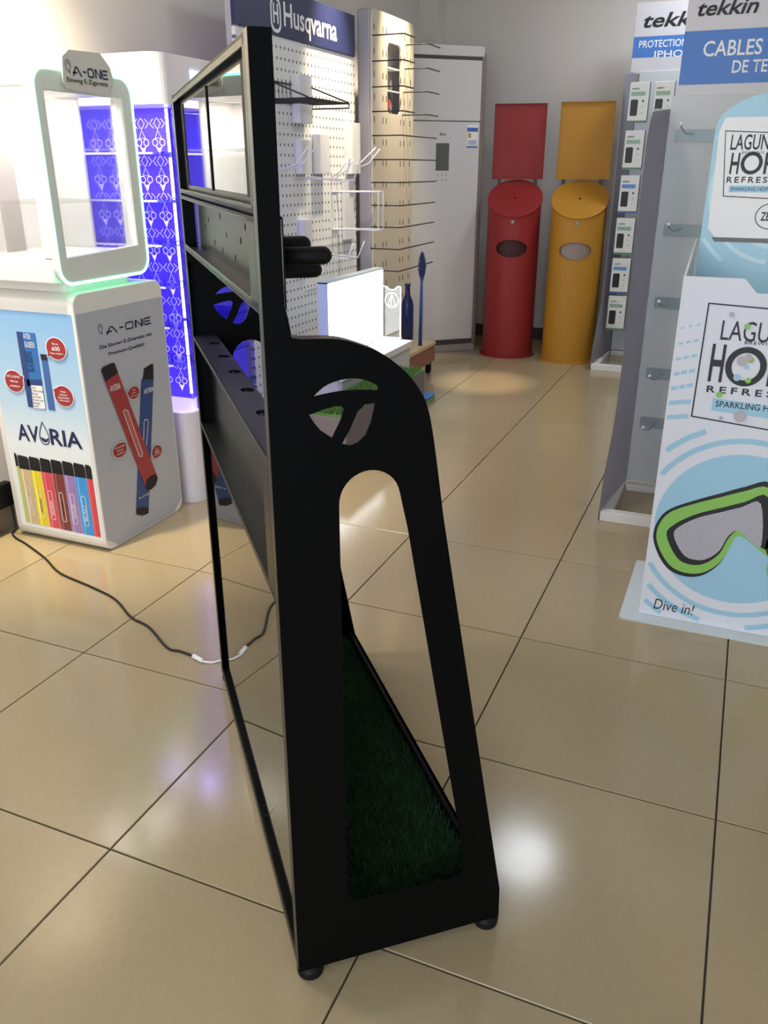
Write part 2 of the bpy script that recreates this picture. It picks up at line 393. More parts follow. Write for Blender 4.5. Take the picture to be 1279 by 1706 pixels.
L2 = [(0.055, 1.054), (0.076, 1.0600), (0.092, 1.063), (0.100, 1.0625), (0.1035, 1.0575), (0.099, 1.044), (0.086, 1.019), (0.070, 1.031), (0.062, 1.042)]
L3 = [(0.134, 1.062), (0.148, 1.0625), (0.142, 1.037), (0.134, 1.019), (0.123, 1.009), (0.112, 1.0055), (0.100, 1.009), (0.112, 1.029), (0.123, 1.053)]
def side_panel(y_face, y_in):
    # thin cut-out sheet on the outside, folded edge round its outline towards the inside
    sg = 1 if y_in > y_face else -1
    me = shape([outer, hole, L1, L2, L3], 0.0026, 0.0006)
    me.transform(Matrix(((1, 0, 0, 0), (0, 0, -1, y_face + sg * .0013), (0, 1, 0, 0), (0, 0, 0, 1))))
    p = ob('side_panel', me, BLACK, S, True)
    bm = bmesh.new(); ring = outer + outer[:1]
    A = [bm.verts.new((x, y_face + sg * .0027, z)) for x, z in outer]; B = [bm.verts.new((x, y_in, z)) for x, z in outer]
    n = len(outer)
    for k in range(n): bm.faces.new((A[k], A[(k + 1) % n], B[(k + 1) % n], B[k]))
    bmesh.ops.recalc_face_normals(bm, faces=bm.faces)
    bmesh.ops.solidify(bm, geom=list(bm.faces), thickness=.0018)
    bmesh.ops.recalc_face_normals(bm, faces=bm.faces)
    ob('folded_edge', me_from_bm(bm), EDGEB, p, True)
EDGEB = mat('black_folded_edge', (0.006, 0.0062, 0.007), 0.35, bump=0.02, bscale=900)
side_panel(0.0, TH); side_panel(SL, SL - TH)
# slim inner face that closes each upright into a box section
for y in (TH + .0006, SL - TH - .0006):
    ob('upright_inner_face', box((.0025, y - .0005, 1.16), (.0258, y + .0005, 1.504)), BLACK, S, True)
ya, yb = TH + .0015, SL - .003
# header box with two dark mirror windows
def yz(me, x):   # (y, z) plane of the stand's front, facing -x
    me.transform(Matrix(((0, 0, -1, x), (1, 0, 0, 0), (0, 1, 0, 0), (0, 0, 0, 1)))); return me
hd = ob('header_box', boxes([((.014, ya, 1.310), (.016, yb, 1.505)), ((0, ya, 1.500), (.016, yb, 1.505)), ((0, ya, 1.309), (.016, yb, 1.314)), ((0, ya, 1.492), (.002, yb, 1.505)), ((0, ya, 1.309), (.002, yb, 1.318)), ((0, ya, 1.309), (.002, ya + .014, 1.505))], 0.0004, 1), SATIN, S, True)
ob('mirror_window', box((.0115, .124, 1.327), (.0138, .486, 1.484), 0.0006, 1), GLOSSW, hd, True)
ob('mirror_window', box((.0115, .500, 1.327), (.0138, .912, 1.484), 0.0006, 1), GLOSSW, hd, True)
ob('window_bar', box((.0095, .4865, 1.325), (.0138, .4995, 1.486), 0.0006, 1), BLACK, hd, True)
ob('window_bar', box((.0095, .085, 1.325), (.0138, .1235, 1.486), 0.0006, 1), BLACK, hd, True)
# perforated peg plate
def slot(cy, cz, w, h): return ell(cy, cz, w, h, 14)
pp = shape([[(ya, 1.190), (yb, 1.190), (yb, 1.303), (ya, 1.303)]] + [slot(a, b, .0065, .0065) for a, b in ((.866, 1.243), (.80, 1.262), (.72, 1.222), (.615, 1.277), (.607, 1.216), (.542, 1.248), (.448, 1.216), (.375, 1.250), (.252, 1.265), (.32, 1.275), (.19, 1.23), (.12, 1.265))], 0.002)
pl = ob('peg_plate', yz(pp, .036), SATIN, S, True)
ob('plate_flange', boxes([((0, ya, 1.301), (.036, yb, 1.3045)), ((0, ya, 1.189), (.036, yb, 1.192)), ((0, ya, 1.186), (.002, yb, 1.199)), ((0, ya, 1.297), (.002, yb, 1.3045)), ((0, ya, 1.189), (.002, .085, 1.3045))], 0.0004, 1), SATIN, pl, True)
for y, z, x in ((.095, 1.250, .116), (.30, 1.2085, .152), (.24, 1.2535, .121), (.55, 1.225, .12), (.80, 1.25, .12)):
    ob('peg', tube([(.037, y, z), (x, y, z)], 0.0122, 16, True, True), RUBBER, S, True, smooth=True)
# club shelf with notches at the back edge
xe = .056
edge = [(0.003, ya), (xe, ya), (xe, yb), (0.003, yb)]
sh = shape([edge] + [ell(.039, yc, .0125, .019, 20) for yc in (.118, .273, .433, .589, .742, .895)], 0.0025); sh.transform(Matrix.Translation((0, 0, .9848)))
ob('club_shelf', sh, mat('shelf_purple_reflection', (0.018, 0.018, 0.04), 0.35, bump=0.03, bscale=700, spec=0.35), S, True)  # blue in the base colour stands in for reflected tower purple
ob('hole_dark_backing', box((.020, ya, .9795), (.056, yb, .9822)), BLACK, S, True)  # black sheet added under the shelf so its holes read dark
# apron below the shelf
ap = ob('apron_plate', boxes([((.036, ya, .768), (.038, yb, .983)), ((0, ya, .978), (.0025, yb, .9865)), ((0, ya, .768), (.0022, .080, .978))], 0.0004, 1), SATIN, S, True)
ob('apron_flange', boxes([((0, ya, .766), (.038, yb, .769)), ((0, ya, .762), (.002, yb, .774))], 0.0004, 1), SATIN, ap, True)
# lower mirror panel, rail, turf tray, feet
ob('mirror_panel', box((.010, ya, .05), (.014, yb, .765), 0.0005, 1), GLOSSB, S, True)
br = ob('bottom_rail', box((.0032, ya, .043), (.016, yb, .047), 0.0005, 1), BLACK, S, True)
ob('rail_lip', box((0, ya, .022), (.003, yb, .047), 0.0005, 1), SATIN, br, True)
ob('turf_tray', boxes([((.0145, ya, .040), (.388, yb, .052)), ((.380, ya, .030), (.388, yb, .100)), ((.372, ya, .096), (.388, yb, .100))], 0.0008, 1), BLACK, S, True)
ob('artificial_turf', join([grass(.03, .376, ya + .006, yb - .006, .054, 26000, .03), boxes([((.028, ya + .002, .0521), (.379, yb - .002, .056))])]), mat('dark_green_turf', '#1e4420', 0.7, noise=0.45, nscale=25), S, True, kind='stuff')
for x, y in ((.024, .016), (.374, .016), (.024, SL - .016), (.374, SL - .016)):
    ob('rubber_foot', lathe([(.019, 0), (.0235, .002), (.0245, .008), (.0225, .011), (.0245, .013), (.0235, .0185), (.012, .022), (.008, .03)], (x, y), 24), RUBBER, S, True, smooth=True)

# ------------------------------------------------------------------ vape pedestal with printed faces
PD = thing('display_pedestal', 'white rounded display pedestal printed with e-cigarette pictures on two sides', 'pedestal', (-2.31, 2.48, 0))
ob('body', on_u(shape([rrect(2.235, 0.0, 2.725, 0.965, 0.045, 8)], .44, .004), -2.31), WHITE, PD)
FP = 2.2345; k_ = 0.0008
poster = rampmat('poster_blue_gradient', 'Z', 0.06, 0.9, [(0.0, '#eef1f2'), (0.42, '#dfe8ee'), (0.6, '#b6d3ea'), (1.0, '#7fb0df')], 0.35)
fp = ob('front_poster', on_v(shape([[(-2.503, .05), (-2.1, .05), (-2.1, .897), (-2.503, .897)]], 0.001), FP - .0003), poster, PD)
def fv_(name, me, m, lv=1): return ob(name, on_v(me, FP - .0012 - k_ * lv), m, fp)
PX = [[-2.3609, 0.8234], [-2.2748, 0.8231], [-2.2799, 0.5454], [-2.3641, 0.5478], [-2.3419, 0.8077], [-2.3604, 0.6317]]
BLUEP = mat('blue_carton_print', '#2f6db4', 0.4, noise=0.06); BLUED = mat('dark_blue_print', '#27437f', 0.4, noise=0.06)
def quad(name, P, m, lv): return fv_(name, shape([[tuple(p) for p in P]]), m, lv)
quad('printed_carton', PX[:4], BLUEP, 1)
quad('carton_edge', [[-2.3609, 0.8234], [-2.3329, 0.8232], [-2.3385, 0.546], [-2.3641, 0.5478]], BLUED, 2)
quad('carton_band', [[-2.3507, 0.6504], [-2.2786, 0.6571], [-2.278, 0.6329], [-2.3502, 0.626]], BLUED, 2)
quad('carton_label', [[-2.3334, 0.6313], [-2.2792, 0.6336], [-2.2806, 0.5476], [-2.3376, 0.5461]], WHITEP, 3)
fv_('carton_lettering', fit(text('AVORIA\nBLAUBEERE'), [-2.3305, 0.77, -2.2837, 0.8203]), WHITEP, 3)
fv_('carton_lettering', fit(text('BLAUBEERE'), [-2.3352, 0.6827, -2.3054, 0.757], 90), NAVY, 3)
fv_('label_lettering', fit(text('Dieses\nProdukt enthält\nNikotin:\neinen Stoff,\nder sehr stark\nabhängig\nmacht.'), [-2.3346, 0.5509, -2.276, 0.6286]), INK, 4)
PENB = rampmat('pen_blue', 'X', -0.1, -0.03, [(0.0, '#1d3a78'), (0.45, '#5f8bc6'), (1.0, '#2b4c8c')], 0.35)
quad('printed_pen', [[-2.2637, 0.7302], [-2.2361, 0.7304], [-2.2364, 0.546], [-2.2674, 0.5459]], mat('pen_blue_print', '#3d66ab', 0.35, noise=0.1), 2)
quad('printed_pen_tip', [[-2.265, 0.7507], [-2.2348, 0.7504], [-2.2355, 0.7304], [-2.2637, 0.7302]], INK, 3)
def bubble(name, c, r, face, lv, tail, lines):
    """round red speech bubble: white rim, red disc, white lettering"""
    (cx, cz), (rx, rz) = c, r
    def bub(s):
        o = []
        for k in range(40):
            a = 2 * math.pi * k / 40; q = s
            d = abs((a - tail + math.pi) % (2 * math.pi) - math.pi)
            if d < 0.16: q = s * (1.32 - d * 2)
            o.append((cx + rx * q * math.cos(a), cz + rz * q * math.sin(a)))
        return o
    face(name + '_rim', shape([bub(1.09)]), WHITEP, lv); face(name, shape([bub(1.0)]), REDP, lv + 1)
    n = len(lines)
    for i, (s, w, h) in enumerate(lines):
        zc = cz + rz * (0.45 - 0.9 * i / max(n - 1, 1)) if n > 1 else cz
        face('bubble_lettering', fit(text(s, 0.01), (cx - rx * w, zc - rz * h, cx + rx * w, zc + rz * h)), WHITEP, lv + 2)
T1 = [('Bis zu', .3, .1), ('600', .42, .2), ('Züge möglich!', .7, .1)]
T2 = [('MIT & OHNE', .7, .12), ('Nikotin', .45, .1), ('erhältlich', .55, .1)]
T3 = [('Viele', .3, .1), ('leckere', .4, .1), ('Geschmacks-', .65, .1), ('richtungen!', .6, .1)]
BB = [[-2.1863, 0.7757], [-2.4088, 0.6394], [-2.1833, 0.6057]]
bubble('printed_bubble', BB[0], (.043, .038), fv_, 4, rad(215), T1)
bubble('printed_bubble', BB[1], (.043, .039), fv_, 4, rad(25), T2)
bubble('printed_bubble', BB[2], (.042, .037), fv_, 4, rad(150), T3)
fv_('brand_lettering', fit(text('AV', 0.02), [-2.441, 0.41, -2.3349, 0.4752]), NAVY, 1)
fv_('brand_lettering', fit(text('RIA', 0.02), [-2.2819, 0.4108, -2.1331, 0.4737]), NAVY, 1)
DC = [[-2.3101, 0.4409], [-2.3038, 0.4949], [-2.3151, 0.4076]]
dr = (DC[1][1] - DC[2][1]); dcx = DC[0][0]; dzb = DC[2][1]
drop = [(dcx + .031 * math.sin(a) * (math.sin(a / 2) ** 1.3), dzb + dr * (0.5 + 0.5 * math.cos(a))) for a in [2 * math.pi * k / 40 for k in range(40)]]
fv_('drop_mark', polys([stroke(drop, .004, True), [[(dcx + .019 * math.cos(rad(a)), dzb + .028 + .019 * math.sin(rad(a))) for a in range(180, 365, 12)] + [(dcx + .006, dzb + .02)]]]), NAVY, 1)
PENS = ['#b9cc7a', '#cdb892', '#e6cf3e', '#d3525f', '#7d3f3f', '#9a7fb8', '#3f95dc', '#cf4a55']
PU = [[-2.4801, 0.3556], [-2.4637, 0.3481], [-2.4086, 0.3492], [-2.3542, 0.3504], [-2.3003, 0.3515], [-2.2458, 0.3528], [-2.1925, 0.3529], [-2.1376, 0.3532], [-2.1069, 0.3539], [-2.1075, 0.3503]]
for i, c in enumerate(PENS):
    a, b = PU[i][0] + .001, PU[i + 1][0] - .001
    a = max(a, -2.496); zt = PU[i][1]
    if i == 0: b = PU[1][0] - .001
    b = min(b, -2.102); z0 = .066 - .004 * i / 7
    mm = mat('pen_print_%d' % i, c, 0.35, noise=0.12, nscale=40)
    fv_('printed_pen', shape([[(a, z0), (b, z0), (b, zt - .055), (a, zt - .055)]]), mm, 1)
    fv_('printed_pen_tip', shape([[(a, zt - .056), (b, zt - .056), (b, zt - .012), (b - .006, zt - .003), (a + .004, zt), (a, zt - .008)]]), INK, 1)
    w = b - a; cx = (a + b) / 2
    fv_('pen_highlight', shape([[(a + w * .18, z0), (a + w * .3, z0), (a + w * .3, zt - .056), (a + w * .18, zt - .056)]]), mat('pen_light_%d' % i, tuple(min(1, x * 1.5 + .06) for x in lin(c)[:3]), 0.35, noise=0.05), 2)
    if 0 < i < 7:
        fv_('pen_window_line', shape(stroke(rrect(cx - w * .17, .10, cx + w * .17, zt - .13, w * .16, 5), .0022, True)), WHITEP, 3)
        fv_('pen_lettering', fit(text(['', 'VANILLE', 'ANANAS', 'ERDBEER', 'ICE COLA', 'TRAUBE', 'BLAU'][i]), (cx - w * .1, .12, cx + w * .1, zt - .17), 90), INK if i in (2, 4) else WHITEP, 3)
# the side that faces the room
SU = -2.0895
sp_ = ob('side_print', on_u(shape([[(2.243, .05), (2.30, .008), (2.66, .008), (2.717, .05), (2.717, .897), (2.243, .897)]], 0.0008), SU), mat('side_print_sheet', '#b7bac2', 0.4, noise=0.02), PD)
def fu_(name, me, m, lv=1): return ob(name, on_u(me, SU + .0008 + k_ * lv), m, sp_)
def aone(face, r, lv=1):
    """squared A-ONE word with a little cloud outline at its left"""
    x0, z0, x1, z1 = r; w = (x1 - x0); h = z1 - z0; t = h * .19
    def X(f): return x0 + w * f
    g = []
    g.append(stroke([(X(.02), z0), (X(.1), z1 - t * .5), (X(.14), z1 - t * .5), (X(.24), z0)], t)); g.append([[(X(.0), z0 + h * .25), (X(.13), z0 + h * .25), (X(.13), z0 + h * .25 + t), (X(.02), z0 + h * .25 + t)]])
    g.append([[(X(.29), z0 + h * .42), (X(.38), z0 + h * .42), (X(.38), z0 + h * .42 + t), (X(.29), z0 + h * .42 + t)]])
    g.append(stroke(rrect(X(.42) + t / 2, z0 + t / 2, X(.60) - t / 2, z1 - t / 2, h * .2, 4), t, True))
    tw = w * .036
    for xa in (.632, .772): g.append([[(X(xa), z0), (X(xa) + tw, z0), (X(xa) + tw, z1), (X(xa), z1)]])
    g.append([[(X(.632) + tw, z1), (X(.632) + tw, z1 - t * 1.1), (X(.772), z0), (X(.772), z0 + t * 1.1)]])
    g.append(stroke([(X(1), z1 - t / 2), (X(.86), z1 - t / 2), (X(.835), z1 - h * .25), (X(.835), z0 + h * .25), (X(.86), z0 + t / 2), (X(1), z0 + t / 2)], t)); g.append([[(X(.86), z0 + h * .5 - t / 2), (X(.98), z0 + h * .5 - t / 2), (X(.98), z0 + h * .5 + t / 2), (X(.86), z0 + h * .5 + t / 2)]])
    cx, cz, q = X(-.1), z1 - h * .12, h * .62
    cloud = smoothpoly([(cx - .55 * q, cz + .2 * q), (cx - .5 * q, cz + .8 * q), (cx, cz + 1.05 * q), (cx + .5 * q, cz + .75 * q), (cx + .62 * q, cz + .1 * q), (cx + .35 * q, cz - .5 * q), (cx + .3 * q, cz - 1.0 * q), (cx - .05 * q, cz - .7 * q), (cx - .4 * q, cz - .5 * q)], 5)
    g.append(stroke(cloud, t * .4, True)); g.append(stroke(smoothpoly([(cx - .2 * q, cz + .5 * q), (cx + .1 * q, cz + .6 * q), (cx + .25 * q, cz + .3 * q)], 4, False), t * .4))
    return face('brand_lettering', polys(g), NAVY, lv)
aone(fu_, [2.3795, 0.8043, 2.638, 0.8328])
fu_('slogan_lettering', fit(text('Die Einweg E-Zigarette mit', .02), [2.3385, 0.7567, 2.6352, 0.7735]), NAVY)
fu_('slogan_lettering', fit(text('Premium-Qualität!', .02), [2.3811, 0.7279, 2.585, 0.7428]), NAVY)
PRED = mat('pen_red_print', '#a3383a', 0.35, noise=0.08, nscale=30); PBLU = mat('pen_dkblue_print', '#2c4a82', 0.35, noise=0.08, nscale=30)
def pq(name, P, m, lv): return fu_(name, shape([[tuple(p) for p in P]]), m, lv)
pq('printed_pen', [[2.5435, 0.6057], [2.6167, 0.5905], [2.4989, 0.0841], [2.4243, 0.1123]], PBLU, 1)
pq('printed_pen_tip', [[2.5649, 0.6444], [2.6162, 0.6539], [2.6243, 0.6487], [2.6159, 0.5907], [2.5466, 0.605], [2.5584, 0.6199]], INK, 2)
pq('printed_pen_cap', [[2.4243, 0.1123], [2.4607, 0.1063], [2.4993, 0.0866], [2.4937, 0.065], [2.4542, 0.0696], [2.42, 0.0881]], INK, 2)
pq('printed_pen', [[2.3409, 0.6415], [2.4149, 0.6607], [2.5715, 0.1998], [2.4926, 0.1802]], PRED, 3)
pq('printed_pen_tip', [[2.3276, 0.6871], [2.3398, 0.6977], [2.3893, 0.702], [2.4021, 0.6994], [2.4149, 0.6607], [2.3409, 0.6415]], INK, 4)
fu_('printed_pen_cap', shape([[tuple(p) for p in [[2.4939, 0.1874], [2.5049, 0.2068], [2.5332, 0.2152], [2.5636, 0.2115], [2.574, 0.1911], [2.5559, 0.1659], [2.5233, 0.1577], [2.5013, 0.1642]]]]), INK, 4)
pq('pen_window', [[2.4147, 0.5129], [2.4259, 0.5171], [2.4417, 0.5084], [2.4983, 0.3202], [2.4927, 0.3095], [2.4752, 0.315]], mat('pen_window_print', '#b8605c', 0.35, noise=0.05), 4)
fu_('pen_window_line', shape(stroke([tuple(p) for p in [[2.4147, 0.5129], [2.4259, 0.5171], [2.4417, 0.5084], [2.4983, 0.3202], [2.4927, 0.3095], [2.4752, 0.315]]], .003, True)), WHITEP, 5)
fu_('pen_window_line', shape(stroke([tuple(p) for p in [[2.53, 0.4371], [2.5356, 0.4478], [2.5535, 0.443], [2.5551, 0.4303], [2.5287, 0.3435], [2.5108, 0.3488]]], .003, True)), WHITEP, 2)
fu_('pen_lettering', fit(text('AVORIA', .01), [2.3601, 0.5999, 2.418, 0.6229]), WHITEP, 5)
fu_('pen_lettering', fit(text('AVORIA', .01), [2.5456, 0.5468, 2.605, 0.5666]), WHITEP, 5)
fu_('pen_lettering', fit(text('A-ONE'), [2.4447, 0.1433, 2.5068, 0.1519]), WHITEP, 5)
B2 = [[2.4858, 0.5685], [2.3698, 0.373], [2.5829, 0.3021]]
bubble('printed_bubble', B2[0], (.033, .024), fu_, 6, rad(170), T3[:3])
bubble('printed_bubble', B2[1], (.039, .028), fu_, 6, rad(40), T2)
bubble('printed_bubble', B2[2], (.032, .026), fu_, 6, rad(235), T1)

# ------------------------------------------------------------------ A-ONE glass showcase on the pedestal
SHC = thing('vape_showcase', 'white rounded glass showcase with glowing green edge light standing on the white pedestal', 'showcase', (-2.31, 2.43, 0.965))
ob('foot', vbox(-2.50, -2.14, 2.27, 2.62, 0.965, 1.0, 0.04, 6), WHITE, SHC)
FR = mat('showcase_frame', '#dfe2da', 0.3, noise=0.02)
fr = rrect(2.203, 1.0, 2.662, 1.648, 0.055, 8)
wn = [(2.243, 1.082), (2.615, 1.098), (2.615, 1.585), (2.243, 1.585)]
ff = ob('front_frame', on_u(shape([fr, wn], 0.03, 0.003), -2.105), FR, SHC)
ob('window_glass', box((-2.108, 2.24, 1.08), (-2.104, 2.618, 1.588)), GLASS, ff)
ob('led_edge', loop_tube([(-2.092, a, b) for a, b in rrect(2.201, .998, 2.664, 1.650, 0.056, 8)], 0.0055, 8), mat('green_led', (0.2, 0.9, 0.5), 0.4, emit=(0.22, 1.0, 0.55), es=5.0), ff, smooth=True)
ob('shell', boxes([((-2.53, 2.203, 1.0), (-2.12, 2.662, 1.08)), ((-2.53, 2.203, 1.595), (-2.12, 2.662, 1.648)), ((-2.155, 2.203, 1.08), (-2.12, 2.24, 1.595)), ((-2.53, 2.203, 1.08), (-2.50, 2.24, 1.595)), ((-2.53, 2.625, 1.08), (-2.50, 2.662, 1.595)), ((-2.155, 2.625, 1.08), (-2.12, 2.662, 1.595))], 0.006), WHITE, SHC)
ob('back_panel', box((-2.528, 2.24, 1.08), (-2.515, 2.625, 1.595)), WHITE, SHC)
for z in (1.25, 1.42):
    ob('glass_shelf', box((-2.50, 2.242, z), (-2.16, 2.622, z + .006), .001, 1), ACRYL, SHC)
light('showcase_lamp', 'AREA', (-2.33, 2.43, 1.585), 7, NEUT, (-2.38, 2.43, 1.0), size=0.3, size_y=0.34)
ob('end_glass', box((-2.50, 2.21, 1.08), (-2.155, 2.214, 1.595)), GLASS, SHC)
ob('end_panel', box((-2.50, 2.640, 1.08), (-2.315, 2.652, 1.595), .002), WHITE, SHC)
sl = ob('light_strip', box((-2.48, 2.25, 1.588), (-2.17, 2.27, 1.5945)), mat('warm_led_strip', (1, .95, .85), .5, emit=(1, .93, .8), es=12), SHC)
cardp = ob('inner_card', on_u(shape([[(2.31, 1.085), (2.40, 1.085), (2.40, 1.57), (2.31, 1.57)]], .003), -2.42), rampmat('inner_card_print', 'Z', .12, .6, [(0, '#8c8486'), (.5, '#b0a9a8'), (1, '#f2efe8')]), SHC)
# octagonal header plate
TP = [[2.3316, 1.6858], [2.3656, 1.7094], [2.512, 1.7147], [2.5552, 1.6763], [2.5669, 1.6411], [2.5288, 1.5854], [2.3422, 1.5954], [2.3221, 1.6144]]
tp = ob('header_plate', on_u(shape([[tuple(p) for p in TP]], .006, .0006), -2.083), mat('header_plate_white', '#cfcdc4', .35, noise=.02), SHC)
def fh_(name, me, m, lv=1): return ob(name, on_u(me, -2.0795 + k_ * lv), m, tp)
aone(fh_, [2.3692, 1.6351, 2.5378, 1.6638])
fh_('header_lettering', fit(text('Einweg E-Zigarette', .01), [2.34, 1.6114, 2.5343, 1.6293]), INK)

# ------------------------------------------------------------------ purple lit shelf tower
PT = thing('lit_shelf_tower', 'tall white shelf tower lit purple inside with patterned back wall and glass shelves', 'shelf unit', (-2.33, 3.05, 0))
PWH = mat('tower_white', '#e3dfe6', 0.3, noise=0.02)
ob('base', vbox(-2.60, -2.06, 2.79, 3.35, 0, 0.405, 0.06, 8), PWH, PT, smooth=False)
hb = ob('header', vbox(-2.60, -2.06, 2.79, 3.35, 1.58, 1.75, 0.06, 8), PWH, PT)
PURP = mat('purple_wall_print', '#3a22c8', 0.45, emit=(0.10, 0.05, 0.9), es=0.55, noise=0.06)  # emission puts the violet LED wash into the printed wall itself
ob('back_wall', boxes([((-2.60, 2.99, .405), (-2.185, 3.0, 1.58)), ((-2.60, 2.80, .405), (-2.585, 2.99, 1.58))]), PURP, PT)
ob('side_wall', box((-2.20, 3.0005, .405), (-2.185, 3.30, 1.58)), PURP, PT)
ob('rear_wall', box((-2.1845, 3.29, .405), (-2.075, 3.30, 1.58)), PURP, PT)
# line pattern on the two printed walls
def motif(cx, cz, s):
    w = .0036; g = []
    for sx in (-1, 1): g.append(stroke(ell(cx + sx * .022 * s, cz, .016 * s, .016 * s, 14), w, True))
    g.append(stroke([(cx, cz + .058 * s), (cx - .019 * s, cz + .02 * s), (cx + .019 * s, cz + .02 * s)], w, True))
    g.append(stroke([(cx, cz - .058 * s), (cx - .019 * s, cz - .016 * s), (cx, cz - .03 * s), (cx + .019 * s, cz - .016 * s)], w, True))
    return g
def chev(cx, cz, s):
    g = []; w = .004
    for k in (1, 2, 3):
        q = .017 * s * k
        for (ax, az) in ((1, 0), (-1, 0), (0, 1), (0, -1)):
            # open chevron arms around the diamond centre
            e = q * .55
            if ax: g.append(stroke([(cx + ax * (q - e), cz + e), (cx + ax * q, cz), (cx + ax * (q - e), cz - e)], w))
            else: g.append(stroke([(cx + e, cz + az * (q - e)), (cx, cz + az * q), (cx - e, cz + az * (q - e))], w))
    return g
def pattern(x0, x1, z0, z1):
    g = []; dx, dz = .078, .138; w = .0030
    nz = int((z1 - z0) / dz) + 1
    for r_ in range(nz):
        zc = z0 + .07 + r_ * dz
        x = x0 + .035
        while x < x1 - .03:
            if zc + .045 < z1: g += motif(x, zc, .78)
            zx = zc + dz / 2
            if zx + .03 < z1 and x > x0 + .03:
                for q in (.017, .036):      # nested chevrons either side of each crossing
                    e = q * .48
                    for sx in (-1, 1): g.append(stroke([(x + sx * (q - e), zx + e), (x + sx * q, zx), (x + sx * (q - e), zx - e)], w))
                for sx in (-1, 1): g.append(stroke([(x + .010, zx + sx * .010), (x, zx + sx * .020), (x - .010, zx + sx * .010)], w))
            x += dx
    return polys(g)
PLINE = mat('pale_pattern_print', '#cfc8ff', 0.5, emit=(0.6, 0.55, 1.0), es=0.7)  # pattern lines glow in place of LED light falling on them
ob('wall_pattern', on_v(pattern(-2.58, -2.19, .42, 1.57), 2.9885), PLINE, PT, kind='stuff')
ob('wall_pattern', on_u(pattern(3.01, 3.28, .42, 1.57), -2.1835), mat('pale_side_pattern', '#6a5cf0', .5, emit=(.25, .2, 1), es=.5), PT, kind='stuff')  # side pattern given its own glow for the LED light on it
for z in (.60, .755, .915, 1.075, 1.24, 1.41):
    ob('glass_shelf', vbox(-2.58, -2.065, 2.80, 3.345, z, z + .008, .055, 6), glassmat('purple_edge_acrylic', (.75, .75, 1), .22), PT)
SEDG = mat('painted_edge_glow', (.8, .8, 1), .3, emit=(.62, .58, 1.0), es=.8)  # glowing strips stand in for LED light caught in the glass edges
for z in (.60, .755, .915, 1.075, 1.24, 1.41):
    ob('shelf_edge_glow', box((-2.52, 2.7965, z), (-2.125, 2.7995, z + .007)), SEDG, PT)
LEDP = mat('violet_led', (.6, .55, 1), .4, emit=(.42, .40, 1.0), es=13)
for za, zb in ((.44, .59), (.61, .745), (.77, .905), (.925, 1.065), (1.085, 1.23), (1.25, 1.40), (1.42, 1.575)):
    ob('led_strip', box((-2.182, 2.975, za), (-2.174, 2.983, zb), .001, 1), LEDP, PT)
ob('led_rail', box((-2.1835, 2.9835, .414), (-2.1725, 2.9895, 1.58)), mat('led_rail_alloy', '#8a88b8', .4, metal=.6, noise=.03), PT)
ob('base_light_line', vbox(-2.59, -2.062, 2.792, 3.348, .405, .413, .058, 6), mat('violet_edge_light', (.6, .55, 1), .4, emit=(.55, .45, 1), es=1.1), PT)
ob('room_side_glass', box((-2.068, 2.86, .413), (-2.065, 3.34, 1.58)), glassmat('violet_glass', (.62, .6, 1), .08), PT)
light('violet_spill_fill', 'AREA', (-2.25, 3.36, 1.0), 2.6, (.36, .30, 1.0), (-2.2, 5.2, 1.0), size=0.3, size_y=1.0)  # violet fill added behind the tower to tint the slotted tower's end panel
light('violet_front_lamp', 'AREA', (-2.3, 2.78, 1.56), 5, (.36, .30, 1.0), (-2.3, 2.86, .5), size=0.4, size_y=0.03)
em = [[(2.99, 1.705), (3.03, 1.705), (3.033, 1.70), (3.012, 1.60), (3.004, 1.60)], ell(3.055, 1.685, .022, .02, 16)]
ob('lit_emblem', on_u(polys([[em[0]], [em[1]]]), -2.055), mat('cyan_lit_emblem', (.7, .9, 1), .5, emit=(.55, .85, 1), es=2.5), hb)

# ------------------------------------------------------------------ pegboard tool display with navy header
HQ = thing('pegboard_display', 'white pegboard wall display with navy lettered header and wire hooks', 'display board', (-2.36, 4.42, 0))
HU = -2.33
BRD = dotmat('pegboard', '#e2e3e2', '#6d6d70', 'Y', 'Z', .042, .05, .0075, .5)
ob('board', box((HU - .02, 3.77, .06), (HU, 5.08, 1.975)), BRD, HQ)
for v in (3.80, 5.0): ob('rear_post', box((HU - .07, v, .0555), (HU - .021, v + .05, 2.15), .003), GREYM, HQ)
ob('foot_plate', box((HU - .2, 3.77, 0), (HU + .0, 5.08, .055), .004), GREYM, HQ)
hh = ob('header_board', box((HU - .02, 3.77, 1.972), (HU + .010, 5.075, 2.185), .003), mat('navy_header', '#252c55', .4, noise=.06), HQ)
HF = HU + .0108
TX = [[4.2167, 2.0162], [4.2137, 2.1139], [4.8266, 2.0211], [4.4952, 1.9957]]
ob('header_lettering', on_u(fit(text('Husqvarna', .015), (TX[0][0], TX[0][1] - .028, TX[2][0], TX[0][1] + .113)), HF), WHITEP, hh)
EM = [[4.1362, 2.0592], [4.0827, 2.0518], [4.1909, 2.0667], [4.1478, 1.9961]]
ex, ez = EM[0][0], TX[0][1] + .052
rx = .052
sh1 = rrect(ex - rx, ez - .085, ex + rx, ez + .07, .045, 6); sh2 = rrect(ex - rx + .013, ez - .07, ex + rx - .013, ez + .057, .034, 6)
